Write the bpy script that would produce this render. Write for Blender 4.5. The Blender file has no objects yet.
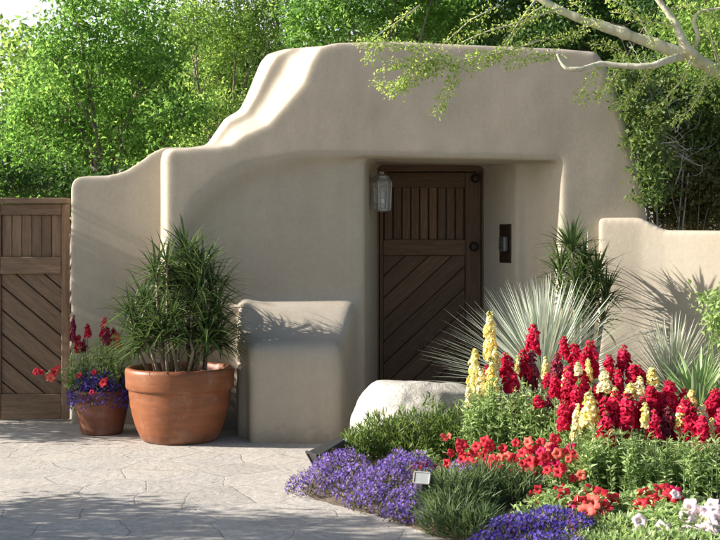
import bpy, bmesh, math, random
import numpy as np
from mathutils import Vector, Matrix, noise as mnoise

random.seed(7)
rng = np.random.default_rng(7)
SC = bpy.context.scene
COL = SC.collection
PI = math.pi

# ------------------------------------------------------------------ camera maths
F, CX, HY, CH = 1260.0, 360.0, 240.0, 1.45      # focal length in px of a 720 px frame, horizon row, eye height


def W(px, py, Y):
    return Vector(((px - CX) * Y / F, Y, CH + (HY - py) * Y / F))


# ------------------------------------------------------------------ object helpers
def tag(o, label=None, cat=None, group=None, kind=None):
    if label: o['label'] = label
    if cat: o['category'] = cat
    if group: o['group'] = group
    if kind: o['kind'] = kind
    return o


def empty(name, loc=(0, 0, 0), label=None, cat=None, group=None, rz=0.0):
    o = bpy.data.objects.new(name, None)
    o.empty_display_size = 0.1
    COL.objects.link(o)
    o.location = loc
    o.rotation_euler = (0, 0, rz)
    return tag(o, label, cat, group)


def link(name, me, mat=None, parent=None, loc=None):
    o = bpy.data.objects.new(name, me)
    COL.objects.link(o)
    if mat is not None and len(me.materials) == 0:
        me.materials.append(mat)
    if parent is not None:
        o.parent = parent
    if loc is not None:
        o.location = loc
    return o


def bevel(o, w=0.004, seg=2, ang=40):
    m = o.modifiers.new('bevel', 'BEVEL')
    m.width = w
    m.segments = seg
    m.limit_method = 'ANGLE'
    m.angle_limit = math.radians(ang)
    return o


class MB:
    """collects polygons with a per-face random value and per-corner uv"""

    def __init__(self):
        self.v, self.f, self.r, self.uv = [], [], [], []

    def add(self, verts, faces, rnd=None, uvs=None):
        b = len(self.v)
        self.v += [tuple(p) for p in verts]
        rr = random.random() if rnd is None else rnd
        for i, fc in enumerate(faces):
            self.f.append([b + k for k in fc])
            self.r.append(rr)
            self.uv.append(uvs[i] if uvs else [(0, 0)] * len(fc))

    def box(self, c, s, M=None, rnd=None):
        x, y, z = s[0] / 2, s[1] / 2, s[2] / 2
        vs = [Vector((sx * x, sy * y, sz * z)) for sz in (-1, 1) for sy in (-1, 1) for sx in (-1, 1)]
        c = Vector(c)
        vs = [(M @ p if M else p) + c for p in vs]
        self.add(vs, [(0, 2, 3, 1), (4, 5, 7, 6), (0, 1, 5, 4), (2, 6, 7, 3), (0, 4, 6, 2), (1, 3, 7, 5)], rnd)

    def tube(self, pts, rads, n=8, rnd=None, cap=True):
        pts = [Vector(p) for p in pts]
        vs, fs = [], []
        up = Vector((0.13, 0.29, 0.95))
        for i, p in enumerate(pts):
            a = pts[max(i - 1, 0)]
            b = pts[min(i + 1, len(pts) - 1)]
            t = (b - a).normalized()
            s = t.cross(up)
            if s.length < 0.05: s = t.cross(Vector((1, 0, 0)))
            s.normalize()
            u = s.cross(t)
            for k in range(n):
                an = 2 * PI * k / n
                vs.append(p + (s * math.cos(an) + u * math.sin(an)) * rads[i])
        for i in range(len(pts) - 1):
            for k in range(n):
                a, b = i * n + k, i * n + (k + 1) % n
                fs.append((a, b, b + n, a + n))
        if cap:
            fs.append(tuple(range(n - 1, -1, -1)))
            fs.append(tuple(range((len(pts) - 1) * n, len(pts) * n)))
        self.add(vs, fs, rnd)

    def lathe(self, prof, n=32, c=(0, 0, 0), rnd=None):
        vs, fs = [], []
        for (r, z) in prof:
            for k in range(n):
                a = 2 * PI * k / n
                vs.append((c[0] + r * math.cos(a), c[1] + r * math.sin(a), c[2] + z))
        for i in range(len(prof) - 1):
            for k in range(n):
                a, b = i * n + k, i * n + (k + 1) % n
                fs.append((a, b, b + n, a + n))
        fs.append(tuple(range(n - 1, -1, -1)))
        fs.append(tuple(range((len(prof) - 1) * n, len(prof) * n)))
        self.add(vs, fs, rnd)

    def board(self, poly, y0, y1, d, rnd=None):
        """a flat board: xz polygon from depth y0 (front) to y1, grain along direction d"""
        n = len(poly)
        rr = random.random() if rnd is None else rnd
        off = rr * 17.0
        d = Vector(d).normalized()
        e = Vector((-d.y, d.x))
        vs = [(p[0], y0, p[1]) for p in poly] + [(p[0], y1, p[1]) for p in poly]
        uvp = [(Vector(p).dot(d) + off, Vector(p).dot(e) + off * 0.37) for p in poly]
        fs = [tuple(range(n)), tuple(range(2 * n - 1, n - 1, -1))]
        uv = [uvp, uvp[::-1]]
        for i in range(n):
            j = (i + 1) % n
            fs.append((j, i, n + i, n + j))
            uv.append([uvp[j], uvp[i], uvp[i], uvp[j]])
        self.add(vs, fs, rr, uv)

    def rect(self, x0, z0, x1, z1, y0, y1, vertical=False, rnd=None):
        self.board([(x0, z0), (x1, z0), (x1, z1), (x0, z1)], y0, y1, (0, 1) if vertical else (1, 0), rnd)

    def mesh(self, name, smooth=False):
        me = bpy.data.meshes.new(name)
        me.from_pydata(self.v, [], self.f)
        at = me.attributes.new('rnd', 'FLOAT', 'FACE')
        at.data.foreach_set('value', np.array(self.r, dtype=np.float32))
        ul = me.uv_layers.new(name='UVMap')
        flat = np.array([c for f in self.uv for c in f], dtype=np.float32).ravel()
        ul.data.foreach_set('uv', flat)
        if smooth:
            me.polygons.foreach_set('use_smooth', [True] * len(me.polygons))
        me.update()
        return me

    def build(self, name, mat, parent=None, smooth=False, loc=None):
        return link(name, self.mesh(name, smooth), mat, parent, loc)


def np_mesh(name, V, Fq, rnd, smooth=False):
    """V (n,3), Fq (m,k) equal sized faces, rnd (m,)"""
    V = np.asarray(V, dtype=np.float32)
    Fq = np.asarray(Fq, dtype=np.int32)
    me = bpy.data.meshes.new(name)
    me.vertices.add(len(V))
    me.vertices.foreach_set('co', V.ravel())
    m, k = Fq.shape
    me.loops.add(m * k)
    me.loops.foreach_set('vertex_index', Fq.ravel())
    me.polygons.add(m)
    me.polygons.foreach_set('loop_start', np.arange(0, m * k, k, dtype=np.int32))
    me.polygons.foreach_set('loop_total', np.full(m, k, dtype=np.int32))
    at = me.attributes.new('rnd', 'FLOAT', 'FACE')
    at.data.foreach_set('value', np.asarray(rnd, dtype=np.float32))
    if smooth:
        me.polygons.foreach_set('use_smooth', np.ones(m, dtype=bool))
    me.update(calc_edges=True)
    me.validate()
    return me


def unit(a):
    return a / np.maximum(np.linalg.norm(a, axis=-1, keepdims=True), 1e-6)


def leaf_mesh(name, C, D, L, Wd, rnd, fold=0.25, up=None):
    """leaves: base point C, direction D, length L, width Wd (arrays) -> two folded triangles pairs (quads)"""
    n = len(C)
    D = unit(D)
    if up is None:
        up = rng.normal(size=(n, 3)) + np.array([0, 0, 0.8])
    S = unit(np.cross(D, up))
    N = np.cross(S, D)
    L = np.broadcast_to(np.asarray(L, dtype=float), (n,))[:, None]
    Wd = np.broadcast_to(np.asarray(Wd, dtype=float), (n,))[:, None]
    mid = C + D * L * 0.45
    tip = C + D * L - N * L * 0.12
    lft = mid + S * Wd * 0.5 + N * Wd * fold
    rgt = mid - S * Wd * 0.5 + N * Wd * fold
    mm = C + D * L * 0.5
    V = np.stack([C, lft, tip, rgt, mm], axis=1).reshape(-1, 3)
    b = np.arange(n)[:, None] * 5
    Fq = np.concatenate([b + np.array([[0, 4, 2, 1]]), b + np.array([[0, 3, 2, 4]])], axis=0)
    return np_mesh(name, V, Fq, np.concatenate([rnd, rnd]))


def blade_mesh(name, blades, seg=6, vfold=0.25):
    """blades: list of (base, dir, length, width, droop, rnd, curl)"""
    V, Fq, R = [], [], []
    for (b, d, L, w, droop, r, curl) in blades:
        b = Vector(b)
        d = Vector(d).normalized()
        s = d.cross(Vector((0, 0, 1)))
        if s.length < 0.05: s = Vector((1, 0, 0))
        s.normalize()
        p = b.copy()
        base = len(V)
        for k in range(seg + 1):
            t = k / seg
            wd = w * (1 - t ** 2.2) * (0.75 + 0.5 * min(1, t * 3)) * 0.85 + 0.0008
            nrm = s.cross(d).normalized()
            V += [p - s * wd / 2 + nrm * wd * vfold, p.copy(), p + s * wd / 2 + nrm * wd * vfold]
            d = (d + Vector((0, 0, -1)) * droop * (0.3 + t) / seg + s * curl * t / seg).normalized()
            p = p + d * (L / seg)
        for k in range(seg):
            a = base + 3 * k
            Fq += [(a, a + 1, a + 4, a + 3), (a + 1, a + 2, a + 5, a + 4)]
            R += [r, r]
    return np_mesh(name, np.array([tuple(v) for v in V]), np.array(Fq), np.array(R), smooth=True)


# ------------------------------------------------------------------ materials
def new_mat(name):
    m = bpy.data.materials.new(name)
    m.use_nodes = True
    nt = m.node_tree
    b = nt.nodes['Principled BSDF']
    return m, nt, b


def ramp(nt, fac, stops):
    r = nt.nodes.new('ShaderNodeValToRGB')
    el = r.color_ramp.elements
    while len(el) < len(stops): el.new(0.5)
    for e, (p, c) in zip(el, stops):
        e.position = p
        e.color = (*c, 1)
    nt.links.new(fac, r.inputs[0])
    return r.outputs[0]


def noise_tex(nt, vec, scale, detail=4, rough=0.55, dist=0.0):
    n = nt.nodes.new('ShaderNodeTexNoise')
    n.inputs['Scale'].default_value = scale
    n.inputs['Detail'].default_value = detail
    n.inputs['Roughness'].default_value = rough
    n.inputs['Distortion'].default_value = dist
    if vec is not None: nt.links.new(vec, n.inputs['Vector'])
    return n


def coords(nt, kind='Object', scale=(1, 1, 1)):
    t = nt.nodes.new('ShaderNodeTexCoord')
    mp = nt.nodes.new('ShaderNodeMapping')
    mp.inputs['Scale'].default_value = scale
    nt.links.new(t.outputs[kind], mp.inputs['Vector'])
    return mp.outputs[0]


def bump(nt, b, h, strength, dist=0.01, prev=None):
    bn = nt.nodes.new('ShaderNodeBump')
    bn.inputs['Strength'].default_value = strength
    bn.inputs['Distance'].default_value = dist
    nt.links.new(h, bn.inputs['Height'])
    if prev is not None: nt.links.new(prev, bn.inputs['Normal'])
    nt.links.new(bn.outputs[0], b.inputs['Normal'])
    return bn.outputs[0]


def mixc(nt, fac, a, b, mode='MIX'):
    m = nt.nodes.new('ShaderNodeMix')
    m.data_type = 'RGBA'
    m.blend_type = mode
    for sock, val in ((0, fac), (6, a), (7, b)):
        if hasattr(val, 'is_linked'): nt.links.new(val, m.inputs[sock])
        elif sock == 0: m.inputs[0].default_value = val
        else: m.inputs[sock].default_value = (*val, 1)
    return m.outputs[2]


def mathn(nt, op, a, b=None):
    m = nt.nodes.new('ShaderNodeMath')
    m.operation = op
    for i, v in enumerate((a, b)):
        if v is None: continue
        if hasattr(v, 'is_linked'): nt.links.new(v, m.inputs[i])
        else: m.inputs[i].default_value = v
    return m.outputs[0]


def attr(nt, name='rnd'):
    a = nt.nodes.new('ShaderNodeAttribute')
    a.attribute_name = name
    return a.outputs['Fac']


def leaf_mat(name, stops, trans=0.45, rough=0.5, spec=0.3, tboost=1.5):
    """foliage: colour varies per leaf, light comes through the blade"""
    m, nt, b = new_mat(name)
    c = ramp(nt, attr(nt), stops)
    nt.links.new(c, b.inputs['Base Color'])
    b.inputs['Roughness'].default_value = rough
    b.inputs['Specular IOR Level'].default_value = spec
    tr = nt.nodes.new('ShaderNodeBsdfTranslucent')
    g = nt.nodes.new('ShaderNodeVectorMath')
    g.operation = 'MULTIPLY'
    g.inputs[1].default_value = (tboost * 1.08, tboost * 1.05, tboost * 0.85)
    nt.links.new(c, g.inputs[0])
    nt.links.new(g.outputs[0], tr.inputs['Color'])
    mx = nt.nodes.new('ShaderNodeMixShader')
    mx.inputs[0].default_value = trans
    nt.links.new(b.outputs[0], mx.inputs[1])
    nt.links.new(tr.outputs[0], mx.inputs[2])
    nt.links.new(mx.outputs[0], nt.nodes['Material Output'].inputs['Surface'])
    return m


def petal_mat(name, stops, trans=0.3, tb=1.0):
    m, nt, b = new_mat(name)
    c = ramp(nt, attr(nt), stops)
    nt.links.new(c, b.inputs['Base Color'])
    b.inputs['Roughness'].default_value = 0.6
    b.inputs['Specular IOR Level'].default_value = 0.2
    tr = nt.nodes.new('ShaderNodeBsdfTranslucent')
    nt.links.new(c, tr.inputs['Color'])
    mx = nt.nodes.new('ShaderNodeMixShader')
    mx.inputs[0].default_value = trans
    nt.links.new(b.outputs[0], mx.inputs[1])
    nt.links.new(tr.outputs[0], mx.inputs[2])
    nt.links.new(mx.outputs[0], nt.nodes['Material Output'].inputs['Surface'])
    return m


def plain_mat(name, col, rough=0.5, metal=0.0, var=0.15, nscale=20, bstr=0.0):
    m, nt, b = new_mat(name)
    v = coords(nt)
    n = noise_tex(nt, v, nscale, 5)
    dk = tuple(c * (1 - var) for c in col)
    lt = tuple(min(1, c * (1 + var)) for c in col)
    nt.links.new(ramp(nt, n.outputs[0], [(0.3, dk), (0.7, lt)]), b.inputs['Base Color'])
    b.inputs['Roughness'].default_value = rough
    b.inputs['Metallic'].default_value = metal
    if bstr: bump(nt, b, n.outputs[0], bstr)
    return m


def stucco_mat():
    m, nt, b = new_mat('adobe_stucco')
    v = coords(nt)
    n1 = noise_tex(nt, v, 1.3, 5, 0.6, 0.4)
    n2 = noise_tex(nt, v, 9, 6, 0.65)
    vs = coords(nt, 'Object', (9, 9, 0.7))
    n4 = noise_tex(nt, vs, 1.0, 5, 0.6, 0.3)          # faint rain streaks
    c1 = ramp(nt, n1.outputs[0], [(0.3, (0.37, 0.325, 0.262)), (0.7, (0.41, 0.365, 0.298))])
    c2 = mixc(nt, 0.13, c1, ramp(nt, n2.outputs[0], [(0.35, (0.32, 0.265, 0.20)), (0.65, (0.50, 0.435, 0.345))]))
    c3 = mixc(nt, 0.08, c2, ramp(nt, n4.outputs[0], [(0.4, (0.30, 0.24, 0.18)), (0.6, (0.52, 0.44, 0.35))]))
    n7 = noise_tex(nt, v, 45, 5, 0.7)
    c3 = mixc(nt, 0.09, c3, ramp(nt, n7.outputs[0], [(0.38, (0.27, 0.22, 0.165)), (0.62, (0.54, 0.475, 0.385))]))
    sx = nt.nodes.new('ShaderNodeSeparateXYZ')
    nt.links.new(v, sx.inputs[0])
    foot = mathn(nt, 'ADD', sx.outputs[2], mathn(nt, 'MULTIPLY', mathn(nt, 'SUBTRACT', n2.outputs[0], 0.5), 0.35))
    dirt = ramp(nt, foot, [(0.0, (0.5, 0.5, 0.5)), (0.13, (0, 0, 0))])
    c3 = mixc(nt, dirt, c3, (0.22, 0.175, 0.13))
    nt.links.new(c3, b.inputs['Base Color'])
    b.inputs['Roughness'].default_value = 0.92
    b.inputs['Specular IOR Level'].default_value = 0.15
    n3 = noise_tex(nt, v, 110, 5, 0.75)
    n5 = noise_tex(nt, v, 14, 4, 0.6, 0.5)
    p = bump(nt, b, n5.outputs[0], 0.15, 0.008)
    bump(nt, b, n3.outputs[0], 0.4, 0.0045, p)
    return m


def wood_mat(name, c0, c1, c2):
    m, nt, b = new_mat(name)
    v = coords(nt, 'UV', (3.0, 38.0, 1))
    n = noise_tex(nt, v, 1.0, 6, 0.65, 0.6)
    v2 = coords(nt, 'UV', (14.0, 260.0, 1))
    n2 = noise_tex(nt, v2, 1.0, 4, 0.6)
    c = ramp(nt, n.outputs[0], [(0.28, c0), (0.5, c1), (0.75, c2)])
    r = attr(nt)
    shade = ramp(nt, r, [(0, (0.62, 0.60, 0.58)), (1, (1.22, 1.16, 1.1))])
    c = mixc(nt, 1.0, c, shade, 'MULTIPLY')
    c = mixc(nt, 0.3, c, ramp(nt, n2.outputs[0], [(0.35, tuple(k * 0.55 for k in c0)), (0.65, c2)]))
    nt.links.new(c, b.inputs['Base Color'])
    b.inputs['Roughness'].default_value = 0.75
    b.inputs['Specular IOR Level'].default_value = 0.25
    p = bump(nt, b, n.outputs[0], 0.5, 0.004)
    bump(nt, b, n2.outputs[0], 0.4, 0.002, p)
    return m


def terracotta_mat(name, a, bcol, lime=0.25):
    m, nt, b = new_mat(name)
    v = coords(nt)
    n = noise_tex(nt, v, 5, 6, 0.6, 0.5)
    vz = coords(nt, 'Object', (3, 3, 22))
    n2 = noise_tex(nt, vz, 1.0, 5, 0.6)
    c = ramp(nt, n.outputs[0], [(0.3, a), (0.7, bcol)])
    c = mixc(nt, 0.25, c, ramp(nt, n2.outputs[0], [(0.4, tuple(k * 0.6 for k in a)), (0.6, tuple(min(1, k * 1.25) for k in bcol))]))
    n3 = noise_tex(nt, v, 9, 8, 0.75, 0.2)
    sx = nt.nodes.new('ShaderNodeSeparateXYZ')
    nt.links.new(v, sx.inputs[0])
    low = ramp(nt, sx.outputs[2], [(0.0, (0.16, 0.16, 0.16)), (0.10, (0, 0, 0))])
    f = ramp(nt, mathn(nt, 'ADD', n3.outputs[0], low), [(0.52, (0, 0, 0)), (0.74, (lime * 2, lime * 2, lime * 2))])
    c = mixc(nt, f, c, (0.5, 0.42, 0.36))
    nt.links.new(c, b.inputs['Base Color'])
    b.inputs['Roughness'].default_value = 0.48
    b.inputs['Specular IOR Level'].default_value = 0.4
    p = bump(nt, b, n2.outputs[0], 0.25, 0.004)
    bump(nt, b, n3.outputs[0], 0.2, 0.003, p)
    return m


def flagstone_mat():
    m, nt, b = new_mat('flagstone')
    t = nt.nodes.new('ShaderNodeTexCoord')
    v = t.outputs['Object']
    wn = noise_tex(nt, v, 1.6, 3, 0.5)
    wv = nt.nodes.new('ShaderNodeVectorMath')
    wv.operation = 'MULTIPLY_ADD'
    wv.inputs[1].default_value = (0.16, 0.16, 0)
    nt.links.new(wn.outputs['Color'], wv.inputs[0])
    nt.links.new(v, wv.inputs[2])
    def vor(feature):
        n = nt.nodes.new('ShaderNodeTexVoronoi')
        n.voronoi_dimensions = '2D'
        n.feature = feature
        n.inputs['Scale'].default_value = 2.75
        n.inputs['Randomness'].default_value = 0.95
        nt.links.new(wv.outputs[0], n.inputs['Vector'])
        return n
    e = vor('DISTANCE_TO_EDGE')
    cell = vor('F1')
    sep = nt.nodes.new('ShaderNodeSeparateColor')
    nt.links.new(cell.outputs['Color'], sep.inputs[0])
    base = ramp(nt, sep.outputs[0], [(0.0, (0.23, 0.215, 0.20)), (0.3, (0.42, 0.395, 0.35)), (0.5, (0.32, 0.31, 0.30)),
                                     (0.75, (0.50, 0.46, 0.40)), (1.0, (0.385, 0.34, 0.295))])
    n1 = noise_tex(nt, v, 3.5, 7, 0.65, 0.8)
    base = mixc(nt, 0.4, base, ramp(nt, n1.outputs[0], [(0.3, (0.24, 0.215, 0.19)), (0.5, (0.41, 0.375, 0.33)), (0.72, (0.56, 0.51, 0.45))]))
    n2 = noise_tex(nt, v, 26, 6, 0.7)
    base = mixc(nt, 0.5, base, ramp(nt, n2.outputs[0], [(0.35, (0.27, 0.24, 0.21)), (0.65, (0.54, 0.5, 0.45))]))
    n6 = noise_tex(nt, v, 7, 5, 0.75, 1.5)
    stain = ramp(nt, n6.outputs[0], [(0.60, (0, 0, 0)), (0.70, (0.35, 0.35, 0.35))])
    base = mixc(nt, stain, base, (0.19, 0.155, 0.12))
    edgef = mathn(nt, 'ADD', e.outputs['Distance'], mathn(nt, 'MULTIPLY', mathn(nt, 'SUBTRACT', n2.outputs[0], 0.5), 0.02))
    j = ramp(nt, edgef, [(0.004, (1, 1, 1)), (0.013, (0, 0, 0))])
    base = mixc(nt, mathn(nt, 'MULTIPLY', j, 0.8), base, (0.19, 0.17, 0.15))
    nt.links.new(base, b.inputs['Base Color'])
    b.inputs['Roughness'].default_value = 0.8
    b.inputs['Specular IOR Level'].default_value = 0.3
    hh = ramp(nt, edgef, [(0.0, (0, 0, 0)), (0.025, (1, 1, 1))])
    p = bump(nt, b, hh, 0.3, 0.004)
    p = bump(nt, b, n1.outputs[0], 0.5, 0.03, p)
    bump(nt, b, n2.outputs[0], 0.55, 0.007, p)
    return m


def soil_mat():
    m, nt, b = new_mat('garden_soil')
    v = coords(nt)
    n = noise_tex(nt, v, 18, 7, 0.7)
    n2 = noise_tex(nt, v, 2, 4)
    c = ramp(nt, n.outputs[0], [(0.3, (0.075, 0.05, 0.033)), (0.7, (0.20, 0.145, 0.10))])
    c = mixc(nt, 0.4, c, ramp(nt, n2.outputs[0], [(0.3, (0.11, 0.08, 0.055)), (0.7, (0.22, 0.175, 0.13))]))
    nt.links.new(c, b.inputs['Base Color'])
    b.inputs['Roughness'].default_value = 0.95
    bump(nt, b, n.outputs[0], 1.0, 0.03)
    return m


def desert_mat():
    m, nt, b = new_mat('desert_ground')
    v = coords(nt)
    n = noise_tex(nt, v, 0.35, 8, 0.65)
    n2 = noise_tex(nt, v, 6, 6, 0.7)
    c = ramp(nt, n.outputs[0], [(0.35, (0.27, 0.22, 0.17)), (0.5, (0.33, 0.28, 0.22)), (0.65, (0.16, 0.16, 0.10))])
    c = mixc(nt, 0.35, c, ramp(nt, n2.outputs[0], [(0.35, (0.2, 0.16, 0.12)), (0.65, (0.4, 0.33, 0.26))]))
    nt.links.new(c, b.inputs['Base Color'])
    b.inputs['Roughness'].default_value = 0.95
    bump(nt, b, n2.outputs[0], 0.6, 0.05)
    return m


def boulder_mat():
    m, nt, b = new_mat('granite_boulder')
    v = coords(nt)
    n = noise_tex(nt, v, 6, 8, 0.7, 0.6)
    n2 = noise_tex(nt, v, 70, 5, 0.75)
    c = ramp(nt, n.outputs[0], [(0.3, (0.33, 0.295, 0.25)), (0.5, (0.52, 0.48, 0.42)), (0.75, (0.62, 0.585, 0.53))])
    c = mixc(nt, 0.3, c, ramp(nt, n2.outputs[0], [(0.36, (0.16, 0.15, 0.14)), (0.6, (0.72, 0.69, 0.64))]))
    nt.links.new(c, b.inputs['Base Color'])
    b.inputs['Roughness'].default_value = 0.85
    p = bump(nt, b, n.outputs[0], 1.0, 0.05)
    bump(nt, b, n2.outputs[0], 0.6, 0.01, p)
    return m


def bark_mat(name, a, bcol, sc=(12, 12, 3)):
    m, nt, b = new_mat(name)
    v = coords(nt, 'Object', sc)
    n = noise_tex(nt, v, 1.5, 7, 0.65, 0.7)
    nt.links.new(ramp(nt, n.outputs[0], [(0.3, a), (0.7, bcol)]), b.inputs['Base Color'])
    b.inputs['Roughness'].default_value = 0.85
    bump(nt, b, n.outputs[0], 0.6, 0.015)
    return m


STUCCO = stucco_mat()
WOOD_DOOR = wood_mat('door_wood', (0.08, 0.050, 0.032), (0.135, 0.085, 0.054), (0.205, 0.132, 0.086))
WOOD_GATE = wood_mat('gate_wood', (0.13, 0.083, 0.054), (0.225, 0.148, 0.099), (0.34, 0.235, 0.165))
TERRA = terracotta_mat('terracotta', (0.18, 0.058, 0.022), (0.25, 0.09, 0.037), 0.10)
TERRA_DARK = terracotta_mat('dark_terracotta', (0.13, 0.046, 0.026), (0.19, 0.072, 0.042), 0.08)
FLAG = flagstone_mat()
SOIL = soil_mat()
DESERT = desert_mat()
ROCK = boulder_mat()
IRON = plain_mat('dark_iron', (0.035, 0.03, 0.028), 0.55, 0.6, 0.3, 40)
PEWTER = plain_mat('weathered_pewter', (0.34, 0.33, 0.32), 0.55, 0.5, 0.25, 30, 0.2)
BLACK = plain_mat('black_plastic', (0.02, 0.02, 0.02), 0.45, 0.0, 0.2, 30)
GREYLENS = plain_mat('frosted_lens', (0.25, 0.26, 0.26), 0.3, 0.0, 0.1, 20)
BRONZE = plain_mat('bronze_plate', (0.05, 0.034, 0.024), 0.45, 0.7, 0.25, 30)
SILVER = plain_mat('brushed_button_box', (0.13, 0.13, 0.135), 0.4, 0.6, 0.1, 30)
CANDLE = plain_mat('candle_sleeve', (0.75, 0.72, 0.64), 0.6, 0.0, 0.05, 20)
PEBBLE = plain_mat('river_pebble', (0.38, 0.24, 0.17), 0.6, 0.0, 0.35, 12, 0.2)
BARK = bark_mat('grey_bark', (0.11, 0.085, 0.065), (0.24, 0.195, 0.155))
PALO_BARK = bark_mat('green_bark', (0.36, 0.36, 0.24), (0.62, 0.60, 0.47))
DRY = bark_mat('dry_twig', (0.34, 0.30, 0.26), (0.58, 0.53, 0.47))
CANE = bark_mat('dracaena_cane', (0.19, 0.155, 0.11), (0.36, 0.30, 0.22), (10, 10, 40))
STEM = plain_mat('green_stem', (0.10, 0.17, 0.04), 0.6, 0.0, 0.25, 30)


def glass_mat():
    m, nt, b = new_mat('lantern_glass')
    b.inputs['Base Color'].default_value = (0.7, 0.72, 0.70, 1)
    b.inputs['Roughness'].default_value = 0.15
    tr = nt.nodes.new('ShaderNodeBsdfTransparent')
    mx = nt.nodes.new('ShaderNodeMixShader')
    mx.inputs[0].default_value = 0.72
    nt.links.new(b.outputs[0], mx.inputs[1])
    nt.links.new(tr.outputs[0], mx.inputs[2])
    nt.links.new(mx.outputs[0], nt.nodes['Material Output'].inputs['Surface'])
    return m


GLASS = glass_mat()
L_ASH = leaf_mat('bright_leaf', [(0, (0.04, 0.10, 0.022)), (0.5, (0.11, 0.215, 0.05)), (1, (0.23, 0.345, 0.09))], 0.52, 0.7, 0.12, tboost=2.25)
L_MESQ = leaf_mat('mesquite_leaf', [(0, (0.055, 0.11, 0.025)), (0.5, (0.145, 0.235, 0.06)), (1, (0.28, 0.36, 0.115))], 0.52, 0.7, 0.12, tboost=2.25)
L_DARK = leaf_mat('dark_leaf', [(0, (0.025, 0.06, 0.014)), (0.6, (0.055, 0.12, 0.025)), (1, (0.10, 0.19, 0.04))], 0.4, tboost=1.5)
L_OLIVE = leaf_mat('olive_leaf', [(0, (0.08, 0.085, 0.03)), (0.6, (0.17, 0.165, 0.06)), (1, (0.31, 0.25, 0.11))], 0.45, tboost=1.6)
L_VINE = leaf_mat('vine_leaf', [(0, (0.05, 0.085, 0.025)), (0.6, (0.11, 0.17, 0.045)), (1, (0.20, 0.25, 0.08))], 0.45, tboost=1.7)
L_PALO = leaf_mat('palo_verde_leaf', [(0, (0.20, 0.31, 0.06)), (0.6, (0.34, 0.46, 0.12)), (1, (0.52, 0.54, 0.20))], 0.5, tboost=1.5)
L_DRAC = leaf_mat('dracaena_leaf', [(0, (0.035, 0.065, 0.02)), (0.6, (0.08, 0.135, 0.04)), (1, (0.155, 0.21, 0.075))], 0.25, 0.38, 0.5)
L_SOTOL = leaf_mat('silver_blade', [(0, (0.30, 0.37, 0.29)), (0.5, (0.52, 0.59, 0.50)), (0.85, (0.66, 0.70, 0.62)), (1, (0.74, 0.72, 0.62))], 0.25, 0.45, 0.4, 1.1)
L_DRYB = leaf_mat('straw_blade', [(0, (0.34, 0.41, 0.32)), (0.7, (0.60, 0.64, 0.54)), (1, (0.70, 0.65, 0.52))], 0.3, 0.5, 0.3, 1.1)
L_IRIS = leaf_mat('iris_leaf', [(0, (0.18, 0.29, 0.12)), (0.6, (0.30, 0.42, 0.20)), (1, (0.44, 0.53, 0.32))], 0.35, 0.4, 0.4, 1.3)
L_SNAP = leaf_mat('snapdragon_leaf', [(0, (0.15, 0.23, 0.075)), (0.6, (0.29, 0.395, 0.165)), (1, (0.45, 0.53, 0.30))], 0.48, 0.5, 0.3, 1.6)
L_SHRUB = leaf_mat('needle_leaf', [(0, (0.05, 0.095, 0.02)), (0.6, (0.12, 0.19, 0.045)), (1, (0.24, 0.30, 0.10))], 0.35, 0.5, 0.3, 1.3)
L_GRASSY = leaf_mat('dull_grassy_leaf', [(0, (0.05, 0.085, 0.035)), (0.6, (0.11, 0.165, 0.065)), (1, (0.20, 0.26, 0.12))], 0.35, 0.5, 0.3, 1.2)
L_LOB = leaf_mat('lobelia_leaf', [(0, (0.05, 0.06, 0.03)), (0.6, (0.10, 0.11, 0.045)), (1, (0.2, 0.14, 0.09))], 0.35)
P_RED = petal_mat('crimson_petal', [(0, (0.40, 0.006, 0.04)), (0.5, (0.64, 0.014, 0.07)), (1, (0.80, 0.05, 0.14))], .45)
P_DARK = petal_mat('faded_maroon_petal', [(0, (0.16, 0.02, 0.05)), (1, (0.40, 0.06, 0.10))])
P_YEL = petal_mat('lemon_petal', [(0, (0.82, 0.66, 0.16)), (0.5, (0.86, 0.76, 0.30)), (1, (0.88, 0.84, 0.52))])
P_CREAM = petal_mat('cream_petal', [(0, (0.82, 0.72, 0.34)), (1, (0.88, 0.85, 0.62))])
P_PET = petal_mat('petunia_red_petal', [(0, (0.46, 0.010, 0.03)), (0.5, (0.70, 0.035, 0.06)), (1, (0.80, 0.12, 0.13))], .45)
P_MAG = petal_mat('magenta_petal', [(0, (0.32, 0.008, 0.06)), (1, (0.58, 0.015, 0.10))])
P_CORAL = petal_mat('coral_petal', [(0, (0.75, 0.09, 0.07)), (1, (0.80, 0.2, 0.15))])
P_PINK = petal_mat('blush_petal', [(0, (0.80, 0.58, 0.63)), (1, (0.88, 0.78, 0.80))])
P_LOB = petal_mat('violet_petal', [(0, (0.13, 0.07, 0.36)), (0.6, (0.22, 0.14, 0.52)), (1, (0.42, 0.28, 0.62))])
P_BLUE = petal_mat('deep_blue_petal', [(0, (0.06, 0.035, 0.30)), (0.6, (0.11, 0.07, 0.44)), (1, (0.24, 0.17, 0.58))])
P_THROAT = petal_mat('petunia_throat', [(0, (0.20, 0.01, 0.03)), (1, (0.34, 0.03, 0.04))])

# ------------------------------------------------------------------ ground
BED = [(-.10, 8.85), (-.13, 8.2), (-.28, 7.75), (-.34, 7.3), (-.22, 7.0), (.0, 6.76), (.2, 6.48), (.44, 6.06), (.74, 5.55), (1.05, 4.9),
       (3.6, 4.7), (4.6, 8.0), (3.2, 8.6), (2.2, 9.1), (1.65, 9.42), (1.5, 9.35), (1.0, 9.05), (.45, 8.98)]


def in_poly(x, y, P):
    c = False
    j = len(P) - 1
    for i in range(len(P)):
        if (P[i][1] > y) != (P[j][1] > y) and x < (P[j][0] - P[i][0]) * (y - P[i][1]) / (P[j][1] - P[i][1]) + P[i][0]:
            c = not c
        j = i
    return c


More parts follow.
